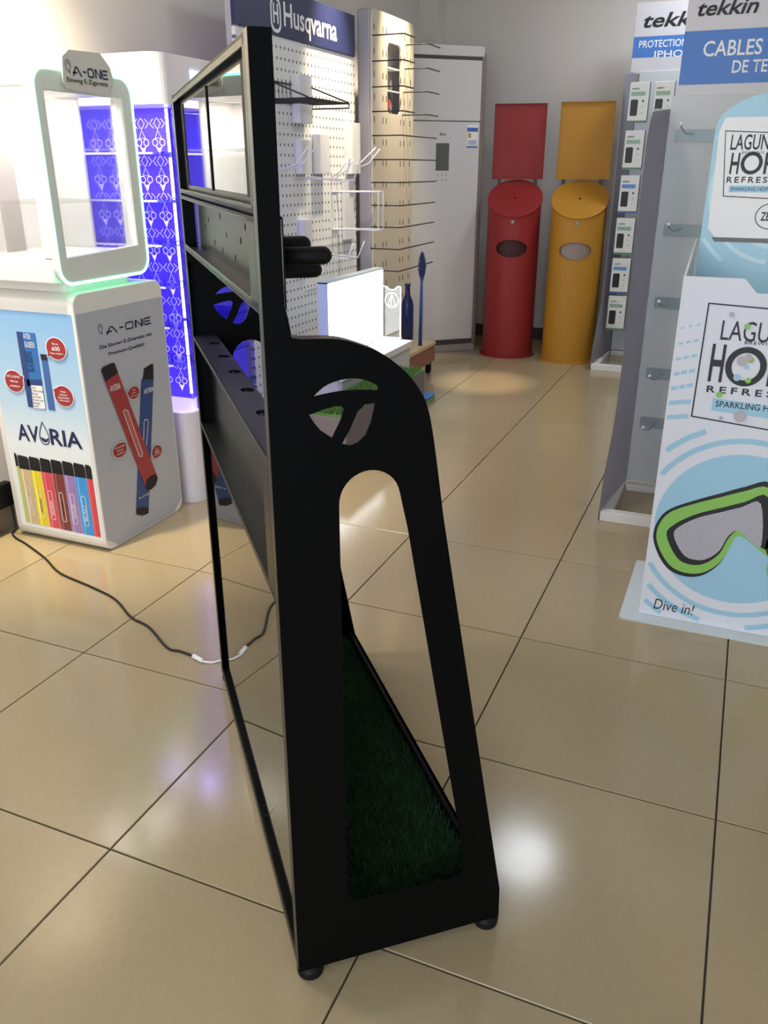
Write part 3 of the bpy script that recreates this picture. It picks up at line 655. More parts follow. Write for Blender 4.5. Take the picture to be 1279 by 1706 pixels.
gH = [[sh1, sh2], [[(ex - .026, ez - .045), (ex - .013, ez - .045), (ex - .013, ez + .042), (ex - .026, ez + .042)]], [[(ex + .013, ez - .045), (ex + .026, ez - .045), (ex + .026, ez + .042), (ex + .013, ez + .042)]], [[(ex - .014, ez - .008), (ex + .014, ez - .008), (ex + .014, ez + .005), (ex - .014, ez + .005)]],
      [[(ex - .03, ez + .075), (ex + .03, ez + .075), (ex + .034, ez + .09), (ex - .034, ez + .09)]], [ell(ex - .028, ez + .098, .011, .011, 12)], [ell(ex + .028, ez + .098, .011, .011, 12)], [ell(ex, ez + .101, .013, .013, 12)]]
ob('crowned_mark', on_u(polys(gH), HF), WHITEP, hh)
def whook(P, r=.0045, m=WIREW): return ob('wire_hook', tube(P, r, 6), m, HQ, smooth=True)
for P in [[[-2.33, 4.1329, 1.3474], [-2.2283, 4.1329, 1.385], [-2.1655, 4.1329, 1.4616]], [[-2.33, 4.1913, 1.3502], [-2.2241, 4.1913, 1.3853], [-2.1471, 4.1913, 1.4598]], [[-2.33, 4.2879, 1.3107], [-1.9745, 4.2879, 1.3033], [-1.9386, 4.2879, 1.3967]], [[-2.33, 4.4283, 1.3188], [-2.0937, 4.4283, 1.292], [-2.0626, 4.4283, 1.4071]], [[-2.33, 4.7306, 1.3099], [-2.2705, 4.7306, 1.3427], [-2.2265, 4.7306, 1.4072]], [[-2.33, 4.8034, 1.3093], [-2.2619, 4.8034, 1.3523], [-2.2179, 4.8034, 1.411]], [[-2.33, 5.0003, 1.3589], [-2.2608, 5.0003, 1.3893], [-2.1567, 5.0003, 1.4757]], [[-2.33, 5.0618, 1.352], [-2.2278, 5.0618, 1.3896], [-2.1554, 5.0618, 1.4702]], [[-2.33, 4.6823, 0.8832], [-2.139, 4.6823, 0.8693], [-2.0949, 4.6823, 0.9629]], [[-2.33, 4.6409, 0.8694], [-2.183, 4.6409, 0.8611], [-2.1501, 4.6409, 0.954]]]:
    whook(P)
# white wire box frame that stands off the board
WF = [[-2.33, 4.7995, 1.2325], [-2.025, 4.7995, 1.2353], [-2.0251, 4.7995, 1.0248], [-2.3271, 4.7995, 1.0208]]
f1 = WF; f2 = [(p[0], p[1] - .07, p[2]) for p in WF]
ob('wire_frame', join([loop_tube(f1, .0055, 6), loop_tube(f2, .0055, 6)] + [tube([a, b], .0045, 6) for a, b in zip(f1, f2)]), WIREW, HQ, smooth=True)
# black wire shelf basket
bv0, bv1, bz, bu = 3.95, 4.42, 1.675, HU + .27
wires = []
for v in [bv0 + (bv1 - bv0) * k / 12 for k in range(13)]:
    wires.append(tube([(HU + .004, v, bz + .09), (HU + .006, v, bz), (bu, v, bz)], .0022, 5))
for u in (HU + .006, HU + .09, HU + .18, bu): wires.append(tube([(u, bv0, bz), (u, bv1, bz)], .004, 5))
wires.append(tube([(HU + .005, bv0, bz + .09), (HU + .005, bv1, bz + .09)], .004, 5))
for v in (bv0, bv1): wires.append(tube([(HU + .005, v, bz + .1), (bu, v, bz + .004)], .004, 5)); wires.append(tube([(HU + .005, v, bz - .02), (bu, v, bz - .02), (bu, v, bz)], .004, 5))
ob('wire_basket', join(wires), DARKW, HQ, smooth=True)
CARDW = mat('white_card_holder', '#dfe0e2', .3, noise=.02)
for a, b, d in [([4.2795, 1.5824], [4.4266, 1.8153], 0.05), ([4.2985, 1.3319], [4.4164, 1.5047], 0.04), ([4.5045, 1.3308], [4.6305, 1.5385], 0.05), ([4.9258, 1.3285], [5.0486, 1.6116], 0.05), ([4.3023, 0.9575], [4.3997, 1.0991], 0.04), ([4.8668, 0.95], [5.0027, 1.2938], 0.02)]:
    ob('card_holder', box((HU + .0005, a[0], a[1]), (HU + d, b[0], b[1]), .003, 1), CARDW, HQ)
for z in (.70, .93):
    ob('clear_ledge', box((HU, 4.35, z), (HU + .03, 5.02, z + .012), .001, 1), ACRYL, HQ)

# ------------------------------------------------------------------ slotted cream tower with dark hooks
SLT = thing('slotted_hook_tower', 'tall cream slotted metal tower with rows of long dark hooks', 'display tower', (-2.30, 5.5, 0))
TU = -2.25
CREAM = mat('cream_metal', '#d6ccb6', .5, noise=.03); TGREY = mat('tower_end_grey', '#a3a0ac', .45, noise=.03)
tv0, tv1, tz = 5.165, 5.862, 2.236
outl = rrect(tv0, 0.02, tv1, tz, .05, 6)
mw = [[5.4022, 1.6634], [5.6314, 2.0824]]
win = rrect(5.405, 1.685, 5.635, 2.085, .04, 5)
slots = []
ob('face_panel', on_u(shape([outl, win], .012, .001), TU - .006), CREAM, SLT)
ob('end_panel', vbox(TU - .095, TU - .0125, tv0 - .004, tv1 - .02, 0.0, tz - .004, .012, 4), TGREY, SLT) if False else ob('end_panel', box((TU - .097, tv0 - .006, 0.0), (TU - .0125, tv0 + .02, tz - .002), .012, 3), TGREY, SLT)
ob('back_panel', box((TU - .097, tv0 + .021, 0.0), (TU - .085, tv1, tz - .02), .003), TGREY, SLT)
for z in (1.815, 1.945): ob('inner_shelf', box((TU - .084, 5.40, z), (TU - .014, 5.64, z + .008)), WHITE, SLT)
ob('inner_red_pack', box((TU - .083, 5.44, 1.716), (TU - .03, 5.53, 1.775), .003), mat('red_pack', '#a8423c', .5, noise=.05), SLT)
sm = None
for k in range(15):
    z = 2.14 - .125 * k
    for v in (5.195, 5.33, 5.385, 5.63, 5.69, 5.80):
        if 5.40 < v < 5.62 and 1.68 < z < 2.1: continue
        if sm is None:
            s0 = ob('slot', box((-.0005, -.0045, -.0175), (.0008, .0045, .0175)), mat('slot_dark', '#3a352c', .8, noise=.05), SLT, True); sm = s0.data; s = s0
        else: s = bpy.data.objects.new('slot', sm); COL.objects.link(s); s.parent = SLT
        s.location = Vector((TU + .0002, v, z)) - Vector(SLT.location)
for P in [[[-2.25, 5.1683, 2.0911], [-2.0465, 5.1683, 2.0911], [-2.0465, 5.336, 2.0911]], [[-2.25, 5.1665, 1.9553], [-2.0483, 5.1665, 1.9553], [-2.0483, 5.3461, 1.9553]], [[-2.25, 5.1646, 1.8167], [-2.0501, 5.1646, 1.8167], [-2.0501, 5.3354, 1.8167]], [[-2.25, 5.1628, 1.6819], [-2.0481, 5.1628, 1.6819], [-2.0481, 5.3561, 1.6819]], [[-2.25, 5.161, 1.5477], [-2.0579, 5.161, 1.5477], [-2.0579, 5.809, 1.5477]], [[-2.25, 5.1591, 1.4109], [-2.0561, 5.1591, 1.4109], [-2.0561, 5.8136, 1.4109]], [[-2.25, 5.1478, 1.2785], [-2.0504, 5.1478, 1.2785], [-2.0504, 5.795, 1.2785]], [[-2.25, 5.1459, 1.1436], [-2.0526, 5.1459, 1.1436], [-2.0526, 5.7856, 1.1436]], [[-2.25, 5.1345, 1.014], [-2.051, 5.1345, 1.014], [-2.051, 5.7656, 1.014]], [[-2.25, 5.1228, 0.8824], [-2.0494, 5.1228, 0.8824], [-2.0494, 5.7704, 0.8824]], [[-2.25, 5.111, 0.7488], [-2.0478, 5.111, 0.7488], [-2.0478, 5.7496, 0.7488]], [[-2.25, 5.7154, 2.1019], [-2.0922, 5.7154, 2.1019], [-2.0922, 5.9371, 2.1019]], [[-2.25, 5.6978, 1.9619], [-2.091, 5.6978, 1.9619], [-2.091, 5.9326, 1.9619]], [[-2.25, 5.6798, 1.8234], [-2.0815, 5.6798, 1.8234], [-2.0815, 5.9041, 1.8234]], [[-2.25, 5.6614, 1.6866], [-2.0719, 5.6614, 1.6866], [-2.0719, 5.8628, 1.6866]]]:
    ob('hook', tube(P, .0042, 6), DARKW, SLT, smooth=True)

# ------------------------------------------------------------------ low white table, light box, sign, vase, trolley, turf plinth
TB = thing('low_white_table', 'low white display table carrying the glowing light box', 'table', (-2.1, 4.5, 0))
ob('top', box((-2.30, 3.95, .30), (-1.9, 5.0, .34), .004), WHITE, TB)
ob('front_panel', box((-1.935, 3.97, .0), (-1.915, 4.98, .30), .002), mat('table_panel', '#c9cacb', .5, noise=.04), TB)
for v in (3.97, 4.96): ob('end_panel', box((-2.29, v, 0), (-1.9355, v + .02, .30), .002), WHITE, TB)
LB = thing('light_box', 'bright white glowing light box panel on the low white table', 'light box', (-2.12, 4.58, .34))
ob('frame', boxes([((-2.16, 4.185, .34), (-2.10, 4.195, .782)), ((-2.16, 4.97, .34), (-2.10, 4.98, .782)), ((-2.16, 4.185, .772), (-2.10, 4.98, .785)), ((-2.16, 4.185, .34), (-2.10, 4.98, .352)), ((-2.16, 4.195, .352), (-2.15, 4.97, .772))], .0015, 1), mat('pale_alloy', '#cfe0ea', .35, noise=.03), LB)
ob('lit_panel', box((-2.149, 4.1955, .3525), (-2.098, 4.9695, .7715)), mat('light_box_glow', (1, 1, 1), .5, emit=(.92, .98, 1), es=7), LB)
AS = thing('acrylic_sign', 'clear acrylic sign with a triangle-in-circle mark beside the light box', 'sign', (-2.04, 4.99, .34))
ao = [(-2.106, .352), (-1.982, .352), (-1.982, .672), (-2.0, .674), (-2.012, .668), (-2.028, .652), (-2.062, .652), (-2.08, .668), (-2.106, .672)]
ob('sheet', on_v(shape([ao], .006), 4.99), ACRYL, AS)
GLOW = mat('edge_lit_acrylic', (.9, .95, 1), .4, emit=(.75, .92, 1), es=.9)
ob('lit_edge', on_v(shape(stroke([(-1.985, .352), (-1.985, .671), (-2.0, .672), (-2.012, .666), (-2.028, .650), (-2.062, .650), (-2.08, .666), (-2.105, .670)], .006), .0065), 4.99), GLOW, AS)
ob('etched_mark', on_v(polys([stroke(ell(-2.044, .585, .046, .046, 30), .005, True), stroke([(-2.044, .625), (-2.072, .552), (-2.016, .552)], .007, True), stroke([(-2.044, .605), (-2.05, .556)], .005)]), 4.9865), GLOW, AS)
ob('foot', box((-2.11, 4.97, .34), (-1.975, 4.998, .352), .002, 1), WHITE, AS)
TR = thing('wooden_trolley', 'low pale wooden trolley on black castors behind the white table', 'trolley', (-2.09, 5.3, 0))
ob('deck', box((-2.23, 5.01, .20), (-1.955, 5.60, .225), .003), mat('pale_wood_top', '#c9b592', .45, noise=.12, nscale=14), TR)
ob('apron', box((-2.225, 5.015, .085), (-1.96, 5.595, .199), .003), mat('brown_wood_side', '#8a5f50', .5, noise=.12, nscale=14), TR)
for u, v in ((-1.99, 5.55), (-1.99, 5.06), (-2.2, 5.06), (-2.2, 5.55)):
    c = ob('castor', tube([(u - .012, v, .032), (u + .012, v, .032)], .032, 16), RUBBER, TR)
    ob('castor_fork', boxes([((u - .018, v - .012, .03), (u - .014, v + .012, .085)), ((u + .014, v - .012, .03), (u + .018, v + .012, .085)), ((u - .02, v - .02, .078), (u + .02, v + .02, .085))]), DARKW, c)
VB = thing('blue_glass_bottle', 'tall dark blue glass bottle standing on the wooden trolley', 'bottle', (-2.105, 5.42, .225))
ob('bottle_body', lathe([(.036, .0), (.042, .006), (.042, .26), (.036, .295), (.021, .33), (.017, .35), (.017, .395), (.021, .397), (.021, .41), (.015, .41)], (0, 0), 28), mat('blue_gradient_glass', (.01, .02, .12), .12, noise=.3, nscale=6), VB, True, smooth=True)
PLU = thing('blue_plume', 'blue feathery dried plume standing on a stem beside the blue bottle', 'plume', (-2.0, 5.40, .225))
ob('stem', tube([(0, 0, .002), (.002, 0, .25), (.004, 0, .50)], [.014, .012, .007], 8), mat('blue_stem', '#26408c', .6, noise=.2), PLU, True, smooth=True)
pv, pf = [], []
for k in range(900):
    t = random.random(); z = .44 + .17 * t; w = .032 * math.sin(math.pi * min(1, t * .9 + .08)) ** .7; a = random.uniform(0, 6.283)
    b = (math.cos(a) * w * .15 + .004, math.sin(a) * w * .15, z - .03); e = (math.cos(a) * w + .004, math.sin(a) * w, z + .02); i = len(pv)
    pv += [b, (b[0] + .003, b[1] + .002, b[2]), e]; pf.append((i, i + 1, i + 2))
pm = bpy.data.meshes.new('p'); pm.from_pydata(pv, [], pf); ob('feather', pm, mat('blue_feather', '#3c4470', .8, noise=.4, nscale=30), PLU, True, kind='stuff')
BP = thing('turf_plinth', 'low box plinth topped with bright green artificial turf', 'plinth', (-1.77, 3.98, 0))
ob('plinth_box', box((-1.87, 3.44, 0), (-1.644, 4.525, .262), .003), mat('grey_brown_board', '#6f6a70', .55, noise=.06), BP)
ob('turf_layer', join([grass(-1.855, -1.655, 3.455, 4.51, .266, 9000, .026), boxes([((-1.869, 3.441, .2622), (-1.645, 4.524, .268))])]), mat('bright_turf', '#466f33', .7, noise=.4, nscale=25), BP, kind='stuff')
ob('mat', box((0, 0, 0), (1, 1, 1)), WHITE) if False else None
MT = thing('blue_floor_pad', 'small blue and green round-cornered pad lying on the floor by the turf plinth', 'pad', (-1.70, 4.85, 0))
ob('green_base', vbox(-1.86, -1.70, 4.72, 4.90, 0.0005, .02, .03, 5, .004), mat('pad_green', '#7d9a4c', .6, noise=.1), MT)
ob('blue_top', vbox(-1.86, -1.70, 4.72, 4.90, .0205, .04, .03, 5, .006), mat('pad_blue', '#4f78b8', .6, noise=.1), MT)

# ------------------------------------------------------------------ floor-standing air conditioner
ACa = rad(41)
AC = thing('floor_air_conditioner', 'tall white floor-standing air conditioner in the room corner', 'air conditioner', (-1.915, 6.452, 0), ACa)
# local frame: x runs along the front to the right corner at 0, y goes back, z up
ACW = mat('ac_white', '#d3d1d0', .3, noise=.015); ACT = mat('ac_rose_trim', '#8a7b78', .35, metal=.3, noise=.03)
ob('body', box((-.60, .03, .06), (-.012, .36, 2.15), .01, 3), mat('ac_body_grey', '#b8b5b4', .4, noise=.02), AC, True)
ob('base_plinth', box((-.60, .015, 0), (-.004, .36, .06), .006), mat('ac_base_grey', '#9a9694', .4, noise=.03), AC, True)
ob('lower_front', box((-.60, .0, .10), (-.035, .029, 1.672), .006, 2), ACW, AC, True)
ob('upper_front', box((-.60, .0, 1.678), (-.035, .029, 2.07), .006, 2), ACW, AC, True)
ob('top_cap', box((-.60, .002, 2.092), (-.02, .029, 2.16), .006, 2), ACW, AC, True)
ob('air_slot', boxes([((-.60, .012, 2.071), (-.03, .029, 2.091)), ((-.60, .012, .065), (-.04, .029, .098))]), mat('ac_dark_slot', '#4a4644', .6, noise=.05), AC, True)
ob('edge_trim', box((-.034, .004, .062), (0, .345, 2.11), .007, 3), ACT, AC, True)
def acq(name, P, m, y=-.0008): 
    me = shape([P]); me.transform(Matrix(((1, 0, 0, 0), (0, 0, -1, y), (0, 1, 0, 0), (0, 0, 0, 1)))); return ob(name, me, m, AC, True)
acq('display_window', [(-.378, 1.345), (-.275, 1.345), (-.275, 1.53), (-.378, 1.53)], mat('ac_display', '#5d615e', .15, noise=.04))
for i in range(3):
    for j in range(2): acq('touch_key', ell(-.362 + .034 * i, 1.315 - .035 * j, .007, .007, 10), mat('ac_key', '#a9a8aa', .4, noise=.03))
tm = fit(text('Midea', .01), (-.352, 1.58, -.30, 1.60)); tm.transform(Matrix(((1, 0, 0, 0), (0, 0, -1, -.001), (0, 1, 0, 0), (0, 0, 0, 1)))); ob('maker_lettering', tm, mat('ac_letter', '#77777a', .4, noise=.03), AC, True)
lb = acq('energy_label', [(-.138, 1.50), (-.052, 1.50), (-.052, 1.655), (-.138, 1.655)], WHITEP)
LBB = mat('label_blue', '#3f6fb8', .4, noise=.03)
for r in ((-.138, 1.608, -.052, 1.635), (-.138, 1.50, -.052, 1.512)):
    acq('label_band', [(r[0], r[1]), (r[2], r[1]), (r[2], r[3]), (r[0], r[3])], LBB, -.0016)
acq('label_bars', [(-.13, 1.567), (-.105, 1.567), (-.105, 1.598), (-.13, 1.598)], mat('label_orange', '#d79a55', .5, noise=.1), -.0016)
acq('label_text_block', [(-.13, 1.52), (-.06, 1.52), (-.06, 1.552), (-.13, 1.552)], mat('label_greytext', '#b4bccb', .5, noise=.1), -.0016)

# ------------------------------------------------------------------ red and yellow waste bins
def bin_(name, label, cu, cv, rz, m, inner, r=.195):
    T = thing(name, label, 'waste bin', (cu, cv, 0), rz, 'cylinder waste bins by the back wall')
    zf, zb = 1.035, 1.275; sl_ = (zb - zf) / (2 * r)
    oa, ob_, oz = .118, .063, .812
    # barrel: sheet with an oval cut-out, rolled into a cylinder; slanted top
    def roll(x, z): a = x / r; return (r * math.sin(a), -r * math.cos(a), z)
    def ztop(x): return zf + (r - r * math.cos(x / r)) * sl_ - .006
    bm = bmesh.new(); half = .26; N = 64
    ov = [(oa * math.cos(2 * math.pi * k / N), oz + ob_ * math.sin(2 * math.pi * k / N)) for k in range(N)]
    def edgept(k):      # matching point on the border of the front patch
        c, s_ = math.cos(2 * math.pi * k / N), math.sin(2 * math.pi * k / N); m_ = max(abs(c), abs(s_))
        return (half * c / m_, oz + .15 * s_ / m_)
    rings = []
    for t in (0, .25, .5, .75, 1):
        rings.append([bm.verts.new(roll(*[a + (b - a) * t for a, b in zip(ov[k], edgept(k))])) for k in range(N)])
    for A, B in zip(rings, rings[1:]):
        for k in range(N): bm.faces.new((A[k], A[(k + 1) % N], B[(k + 1) % N], B[k]))
    def patch(x0, x1, f0, f1, nx, nz):
        g = [[bm.verts.new(roll(x0 + (x1 - x0) * i / nx, f0(x0 + (x1 - x0) * i / nx) + (f1(x0 + (x1 - x0) * i / nx) - f0(x0 + (x1 - x0) * i / nx)) * q / nz)) for q in range(nz + 1)] for i in range(nx + 1)]
        for i in range(nx):
            for q in range(nz): bm.faces.new((g[i][q], g[i + 1][q], g[i + 1][q + 1], g[i][q + 1]))
    full_ = 2 * math.pi * r
    patch(-half, half, lambda x: .012, lambda x: oz - .15, 24, 4); patch(-half, half, lambda x: oz + .15, ztop, 24, 3)
    patch(half, full_ - half, lambda x: .012, ztop, 40, 6)
    bmesh.ops.remove_doubles(bm, verts=bm.verts, dist=.0004)
    bmesh.ops.recalc_face_normals(bm, faces=bm.faces)
    body = ob('barrel', me_from_bm(bm), m, T, True, smooth=True)
    ob('inner_liner', lathe([(r - .014, .03), (r - .014, .99)], (0, 0), 40, False), inner, T, True, smooth=True) if inner else None
    rim = tube([(oa * math.cos(t) * .99, -math.sqrt(r * r - (oa * math.cos(t)) ** 2) - .0005, oz + ob_ * math.sin(t)) for t in [2 * math.pi * k / 48 for k in range(49)]], .003, 6)
    ob('opening_rim', rim, m, body, True, smooth=True)
    ld = shape([ell(0, 0, r + .008, (r + .008) * math.sqrt(1 + sl_ ** 2), 56)], .008, .001)
    LM = Matrix.Translation((0, 0, (zf + zb) / 2)) @ Matrix.Rotation(math.atan(sl_), 4, 'X'); ld.transform(LM)
    lid = ob('lid', ld, m, T, True)
    hm = lathe([(.009, .0041), (.009, .0058)], (0, 0), 12); hm.transform(LM); ob('lid_hole', hm, INK, lid, True)
    ob('lock', tube([(0, -r + .002, zf - .035), (0, -r - .008, zf - .035)], .012, 14), mat('dull_lock', '#8d8a86', .45, metal=.6, noise=.05), T, True)
    ob('base_ring', lathe([(r + .02, .0), (r + .02, .010), (r + .001, .012), (r - .02, .012)], (0, 0), 48), m, T, True)
    y0, y1 = r - .034, r - .014; za, zc = 1.285, 1.80
    ob('back_board', boxes([((-.190, y1 - .006, za), (.190, y1, zc)), ((-.190, y0, za), (-.186, y1 - .0061, zc)), ((.186, y0, za), (.190, y1 - .0061, zc)), ((-.1859, y0, za), (.1859, y1 - .0061, za + .004)), ((-.1859, y0, zc - .004), (.1859, y1 - .0061, zc))]), m, T, True)
    for x in (-.135, .135): ob('board_bracket', box((x - .015, y1 + .0002, 1.10), (x + .015, y1 + .005, 1.36)), DARKW, T, True)
    return T
bin_('red_waste_bin', 'red cylindrical waste bin with red back board next to the air conditioner', -1.655, 6.45, rad(12), mat('red_bin_paint', '#922c2c', .5, noise=.04, spec=.3), mat('red_bin_inside', '#3a1216', .6, noise=.1))
bin_('yellow_waste_bin', 'yellow cylindrical waste bin with yellow back board beside the phone case rack', -1.172, 6.43, rad(9), mat('yellow_bin_paint', '#b5822a', .5, noise=.04, spec=.3), mat('bin_inside_grey', '#94827c', .5, noise=.1))

# ------------------------------------------------------------------ accessory racks at the right
BLUEH = mat('rack_blue_print', '#3f76c4', .4, noise=.03); HGREY = mat('rack_header_grey', '#cfcdd2', .4, noise=.02)
def rack(name, label, u, vf, vb, w, htop, zs, hz, words, hdr_u0, big):
    T = thing(name, label, 'display rack', (u + w / 2, (vf + vb) / 2, 0))
    # side panels: profile swings forward at the foot; splayed slightly inwards to the back
    for k, (ua, ub) in enumerate(((u, u + .05), (u + w, u + w - .05))):
        P = [(p, q) for p, q in zs] ; th = .004
        bm = bmesh.new(); A = []; B = []
        for p, z in P:
            A.append(bm.verts.new((ua, p, z))); B.append(bm.verts.new((ub, vb, z)))
        for i in range(len(P) - 1): bm.faces.new((A[i], A[i + 1], B[i + 1], B[i]))
        g = bmesh.ops.solidify(bm, geom=list(bm.faces), thickness=th)
        bmesh.ops.recalc_face_normals(bm, faces=bm.faces)
        ob('side_panel', me_from_bm(bm), GREYM, T)
    ob('back_panel', box((u + .052, vb - .012, .035), (u + w - .052, vb, htop), .002, 1), mat('rack_back_grey', '#cdd2d5', .5, noise=.02), T)
    ob('base_frame', boxes([((u + .006, vf, 0), (u + w - .006, vf + .045, .042)), ((u + .008, vf + .046, 0), (u + .05, vb - .013, .03)), ((u + w - .05, vf + .046, 0), (u + w - .008, vb - .013, .03)), ((u + .06, vb - .06, 0), (u + w - .06, vb - .013, .03))], .002, 1), WHITEM, T)
    h = ob('header_board', box((hdr_u0, vb - .002, hz[0]), (hdr_u0 + big, vb + .004, hz[3]), .001, 1), HGREY, T)
    ob('blue_band', on_v(shape([[(hdr_u0, hz[1]), (hdr_u0 + big, hz[1]), (hdr_u0 + big, hz[2]), (hdr_u0, hz[2])]]), vb - .0028), BLUEH, h)
    for s, r, mm, bd, she in words:
        ob('header_lettering', on_v(fit(text(s, bd, she), r), vb - .0036), mm, h)
    return T
VB2 = 3.75
zs2 = [(3.285, .0), (3.285, .05), (3.335, .19), (3.43, .30), (3.49, .40), (3.52, .55), (3.52, 1.35), (3.53, 1.46), (3.56, 1.52), (3.62, 1.56), (3.70, 1.575)]
H2 = [[-0.3059, 1.8846], [-0.0954, 1.9162], [-0.2682, 1.7502], [-0.0753, 1.7908], [-0.1575, 1.6916], [-0.0369, 1.7306], [-0.3453, 1.7434], [-0.3446, 1.8376], [-0.3428, 1.6572]]
rack('cable_rack', 'near grey wire-hook rack with blue header about cables', -.412, 3.285, VB2, .76, 1.62, zs2, (1.50, H2[8][1], H2[7][1], 2.05),
     [('tekkin', (H2[0][0], H2[0][1], H2[1][0], H2[1][1] + .02), INK, .02, .25),
      ('CABLES ET CHARGEURS', (H2[2][0], H2[2][1], H2[2][0] + .66, H2[3][1] + .012), WHITEP, .012, 0),
      ('DE TELEPHONE', (H2[4][0], H2[4][1], H2[4][0] + .33, H2[5][1] + .004), WHITEP, .012, 0)], -.343, .70)
near = [o for o in COL.objects if o.name == 'cable_rack'][0]
for z, us in ((1.50, (-.26, -.03, .2)), (1.15, (-.26, -.03, .2)), (.86, (-.26, -.03, .2)), (.56, (-.26, -.03, .2)), (.34, (-.26, -.03, .2))):
    ob('clear_crossbar', box((-.33, VB2 - .032, z - .045), (.30, VB2 - .013, z), .001, 1), glassmat('thin_clear_bar', (.88, .91, .92), 0.0, .15, .25), near)
    for u in us:
        hk = ob('clear_hook', tube([(u, VB2 - .034, z - .015), (u - .02, VB2 - .15, z - .02), (u - .035, VB2 - .22, z + .0), (u - .036, VB2 - .228, z + .012)], .0035, 6), glassmat('clear_hook_plastic', (.8, .85, .88), .25), near, smooth=True)
        ob('hook_tip', lathe([(.002, -.006), (.006, -.003), (.006, .003), (.002, .006)], (u - .036, VB2 - .228), 10), WHITEP, hk).matrix_local = Matrix.Translation((0, 0, z + .012))
VB1 = 6.75
zs1 = [(6.11, 0), (6.11, .05), (6.14, .16), (6.25, .30), (6.33, .43), (6.37, .76), (6.38, 1.6), (6.40, 1.85), (6.44, 1.95), (6.50, 1.975)]
H1 = [[-0.8973, 2.2556], [-0.634, 2.3231], [-0.9122, 2.1397], [-0.6397, 2.1597], [-0.8029, 2.0686], [-0.6321, 2.1015], [-0.9538, 2.075], [-0.9519, 2.2039], [-0.947, 2.4091]]
rack('phone_case_rack', 'far grey rack stocked with white phone case boxes beside the yellow bin', -.94, 6.11, VB1, .85, 1.99, zs1, (1.9, H1[6][1], H1[7][1], H1[8][1]),
     [('tekkin', (H1[0][0], H1[0][1], H1[0][0] + .43, H1[1][1] + .02), INK, .02, .25),
      ('PROTECTIONS POUR', (H1[2][0], H1[2][1] - .005, H1[2][0] + .50, H1[2][1] + .04), WHITEP, .012, 0),
      ('IPHONE', (H1[4][0], H1[4][1], H1[4][0] + .30, H1[4][1] + .045), WHITEP, .012, 0)], -.952, .84)
far = [o for o in COL.objects if o.name == 'phone_case_rack'][0]
PH = mat('phone_black', '#1c1d1f', .3, noise=.05); BOXW = mat('carton_white', '#dcdfdb', .45, noise=.02)
GBN = mat('band_green', '#8fae97', .45, noise=.04); BBN = mat('band_blue', '#5f8fd0', .45, noise=.04); BOXS = mat('carton_dark_side', '#3d403f', .5, noise=.04)
GBE = mat('edge_green', '#5f8068', .45, noise=.04); BBE = mat('edge_blue', '#3f62a0', .45, noise=.04)
rows = [(1.66, 'g'), (1.365, 'g'), (1.08, 'b'), (.80, 'g'), (.525, 'b'), (.26, 'g')]
names = ['topmost', 'second from top', 'third from top', 'fourth from top', 'fifth from top', 'lowest']
for c, (ux, sc) in enumerate(((-.895, 1), (-.735, 1), (-.575, 1))):
    for k, (zb_, col) in enumerate(rows):
        if c == 2 and k > 0: continue
        hgt = .235; bw = .128; vfr = 6.40
        T = thing('phone_case_box', 'white phone case box, %s band, %s of %s column on far rack' % ('green' if col == 'g' else 'blue', names[k], ['left', 'middle', 'right'][c]), 'box', (ux + bw / 2, vfr + .02, zb_), 0, 'phone case boxes on the far rack')
        ob('carton', box((ux, vfr, zb_), (ux + bw, vfr + .035, zb_ + hgt), .002, 1), BOXW, T)
        ob('carton_edge', boxes([((ux + bw + .0001, vfr + .002, zb_), (ux + bw + .0025, vfr + .035, zb_ + hgt))]), BOXS, T)
        ob('carton_foot', box((ux, vfr, zb_ - .012), (ux + bw, vfr + .035, zb_ - .0001)), GBE if col == 'g' else BBE, T)
        def d(nm, P, m, lv=1): return ob(nm, on_v(shape([P]), vfr - .0006 * lv), m, T)
        d('colour_band', [(ux + .012, zb_ + .152), (ux + .105, zb_ + .152), (ux + .105, zb_ + .177), (ux + .012, zb_ + .177)], GBN if col == 'g' else BBN)
        d('printed_phone', rrect(ux + .014, zb_ + .03, ux + .062, zb_ + .13, .008, 3), PH)
        for q in range(3): d('printed_icon', ell(ux + .094, zb_ + .12 - .036 * q, .007 if q == 0 else .0045, None, 8), PH if q == 0 else GBN)
        ob('carton_lettering', on_v(fit(text('tekkin', .015, .2), (ux + .014, zb_ + .190, ux + .062, zb_ + .203)), vfr - .0006), INK, T)
        ob('hang_hook', tube([(ux + bw / 2, vfr + .036, zb_ + hgt - .012), (ux + bw / 2, VB1 - .013, zb_ + hgt - .012)], .003, 6), DARKW, T)

# ------------------------------------------------------------------ cardboard drinks display in front
LG = thing('drinks_display', 'white and light blue cardboard floor display for a sparkling hop drink', 'floor display', (.12, 2.7, 0))
CARD = mat('white_cardboard', '#dfe1ea', .55, noise=.015); CEDGE = mat('cardboard_edge', '#c9d3d6', .6, noise=.02)
LBLUE = mat('light_blue_print', '#9fcbe3', .5, noise=.02); GREENP = mat('lime_print', '#8cc45c', .5, noise=.03); GREYP = mat('warm_grey_print', '#b9b2b8', .5, noise=.03)
ob('base_plate', shape([rrect(-.212, 2.482, .46, 2.94, .012, 3)], .008), CEDGE, LG) if False else ob('base_plate', vbox(-.212, .36, 2.482, 2.94, 0, .008, .012, 3), CEDGE, LG)
FZ = 2.53; u0, u1 = -.155, .305
front = [(u0, .009), (u1, .009), (u1, 1.082), (u1 - .16, 1.082), (u1 - .195, 1.045), (u0 + .195, 1.045), (u0 + .16, 1.082), (u0, 1.082)]
fr_ = ob('front_panel', on_v(shape([front], .006), FZ + .003), CARD, LG)
def poly_side(uu):
    me = shape([[(FZ + .0065, .009), (2.86, .009), (2.86, 1.16), (FZ + .0065, 1.082)]], .006); return on_u(me, uu)
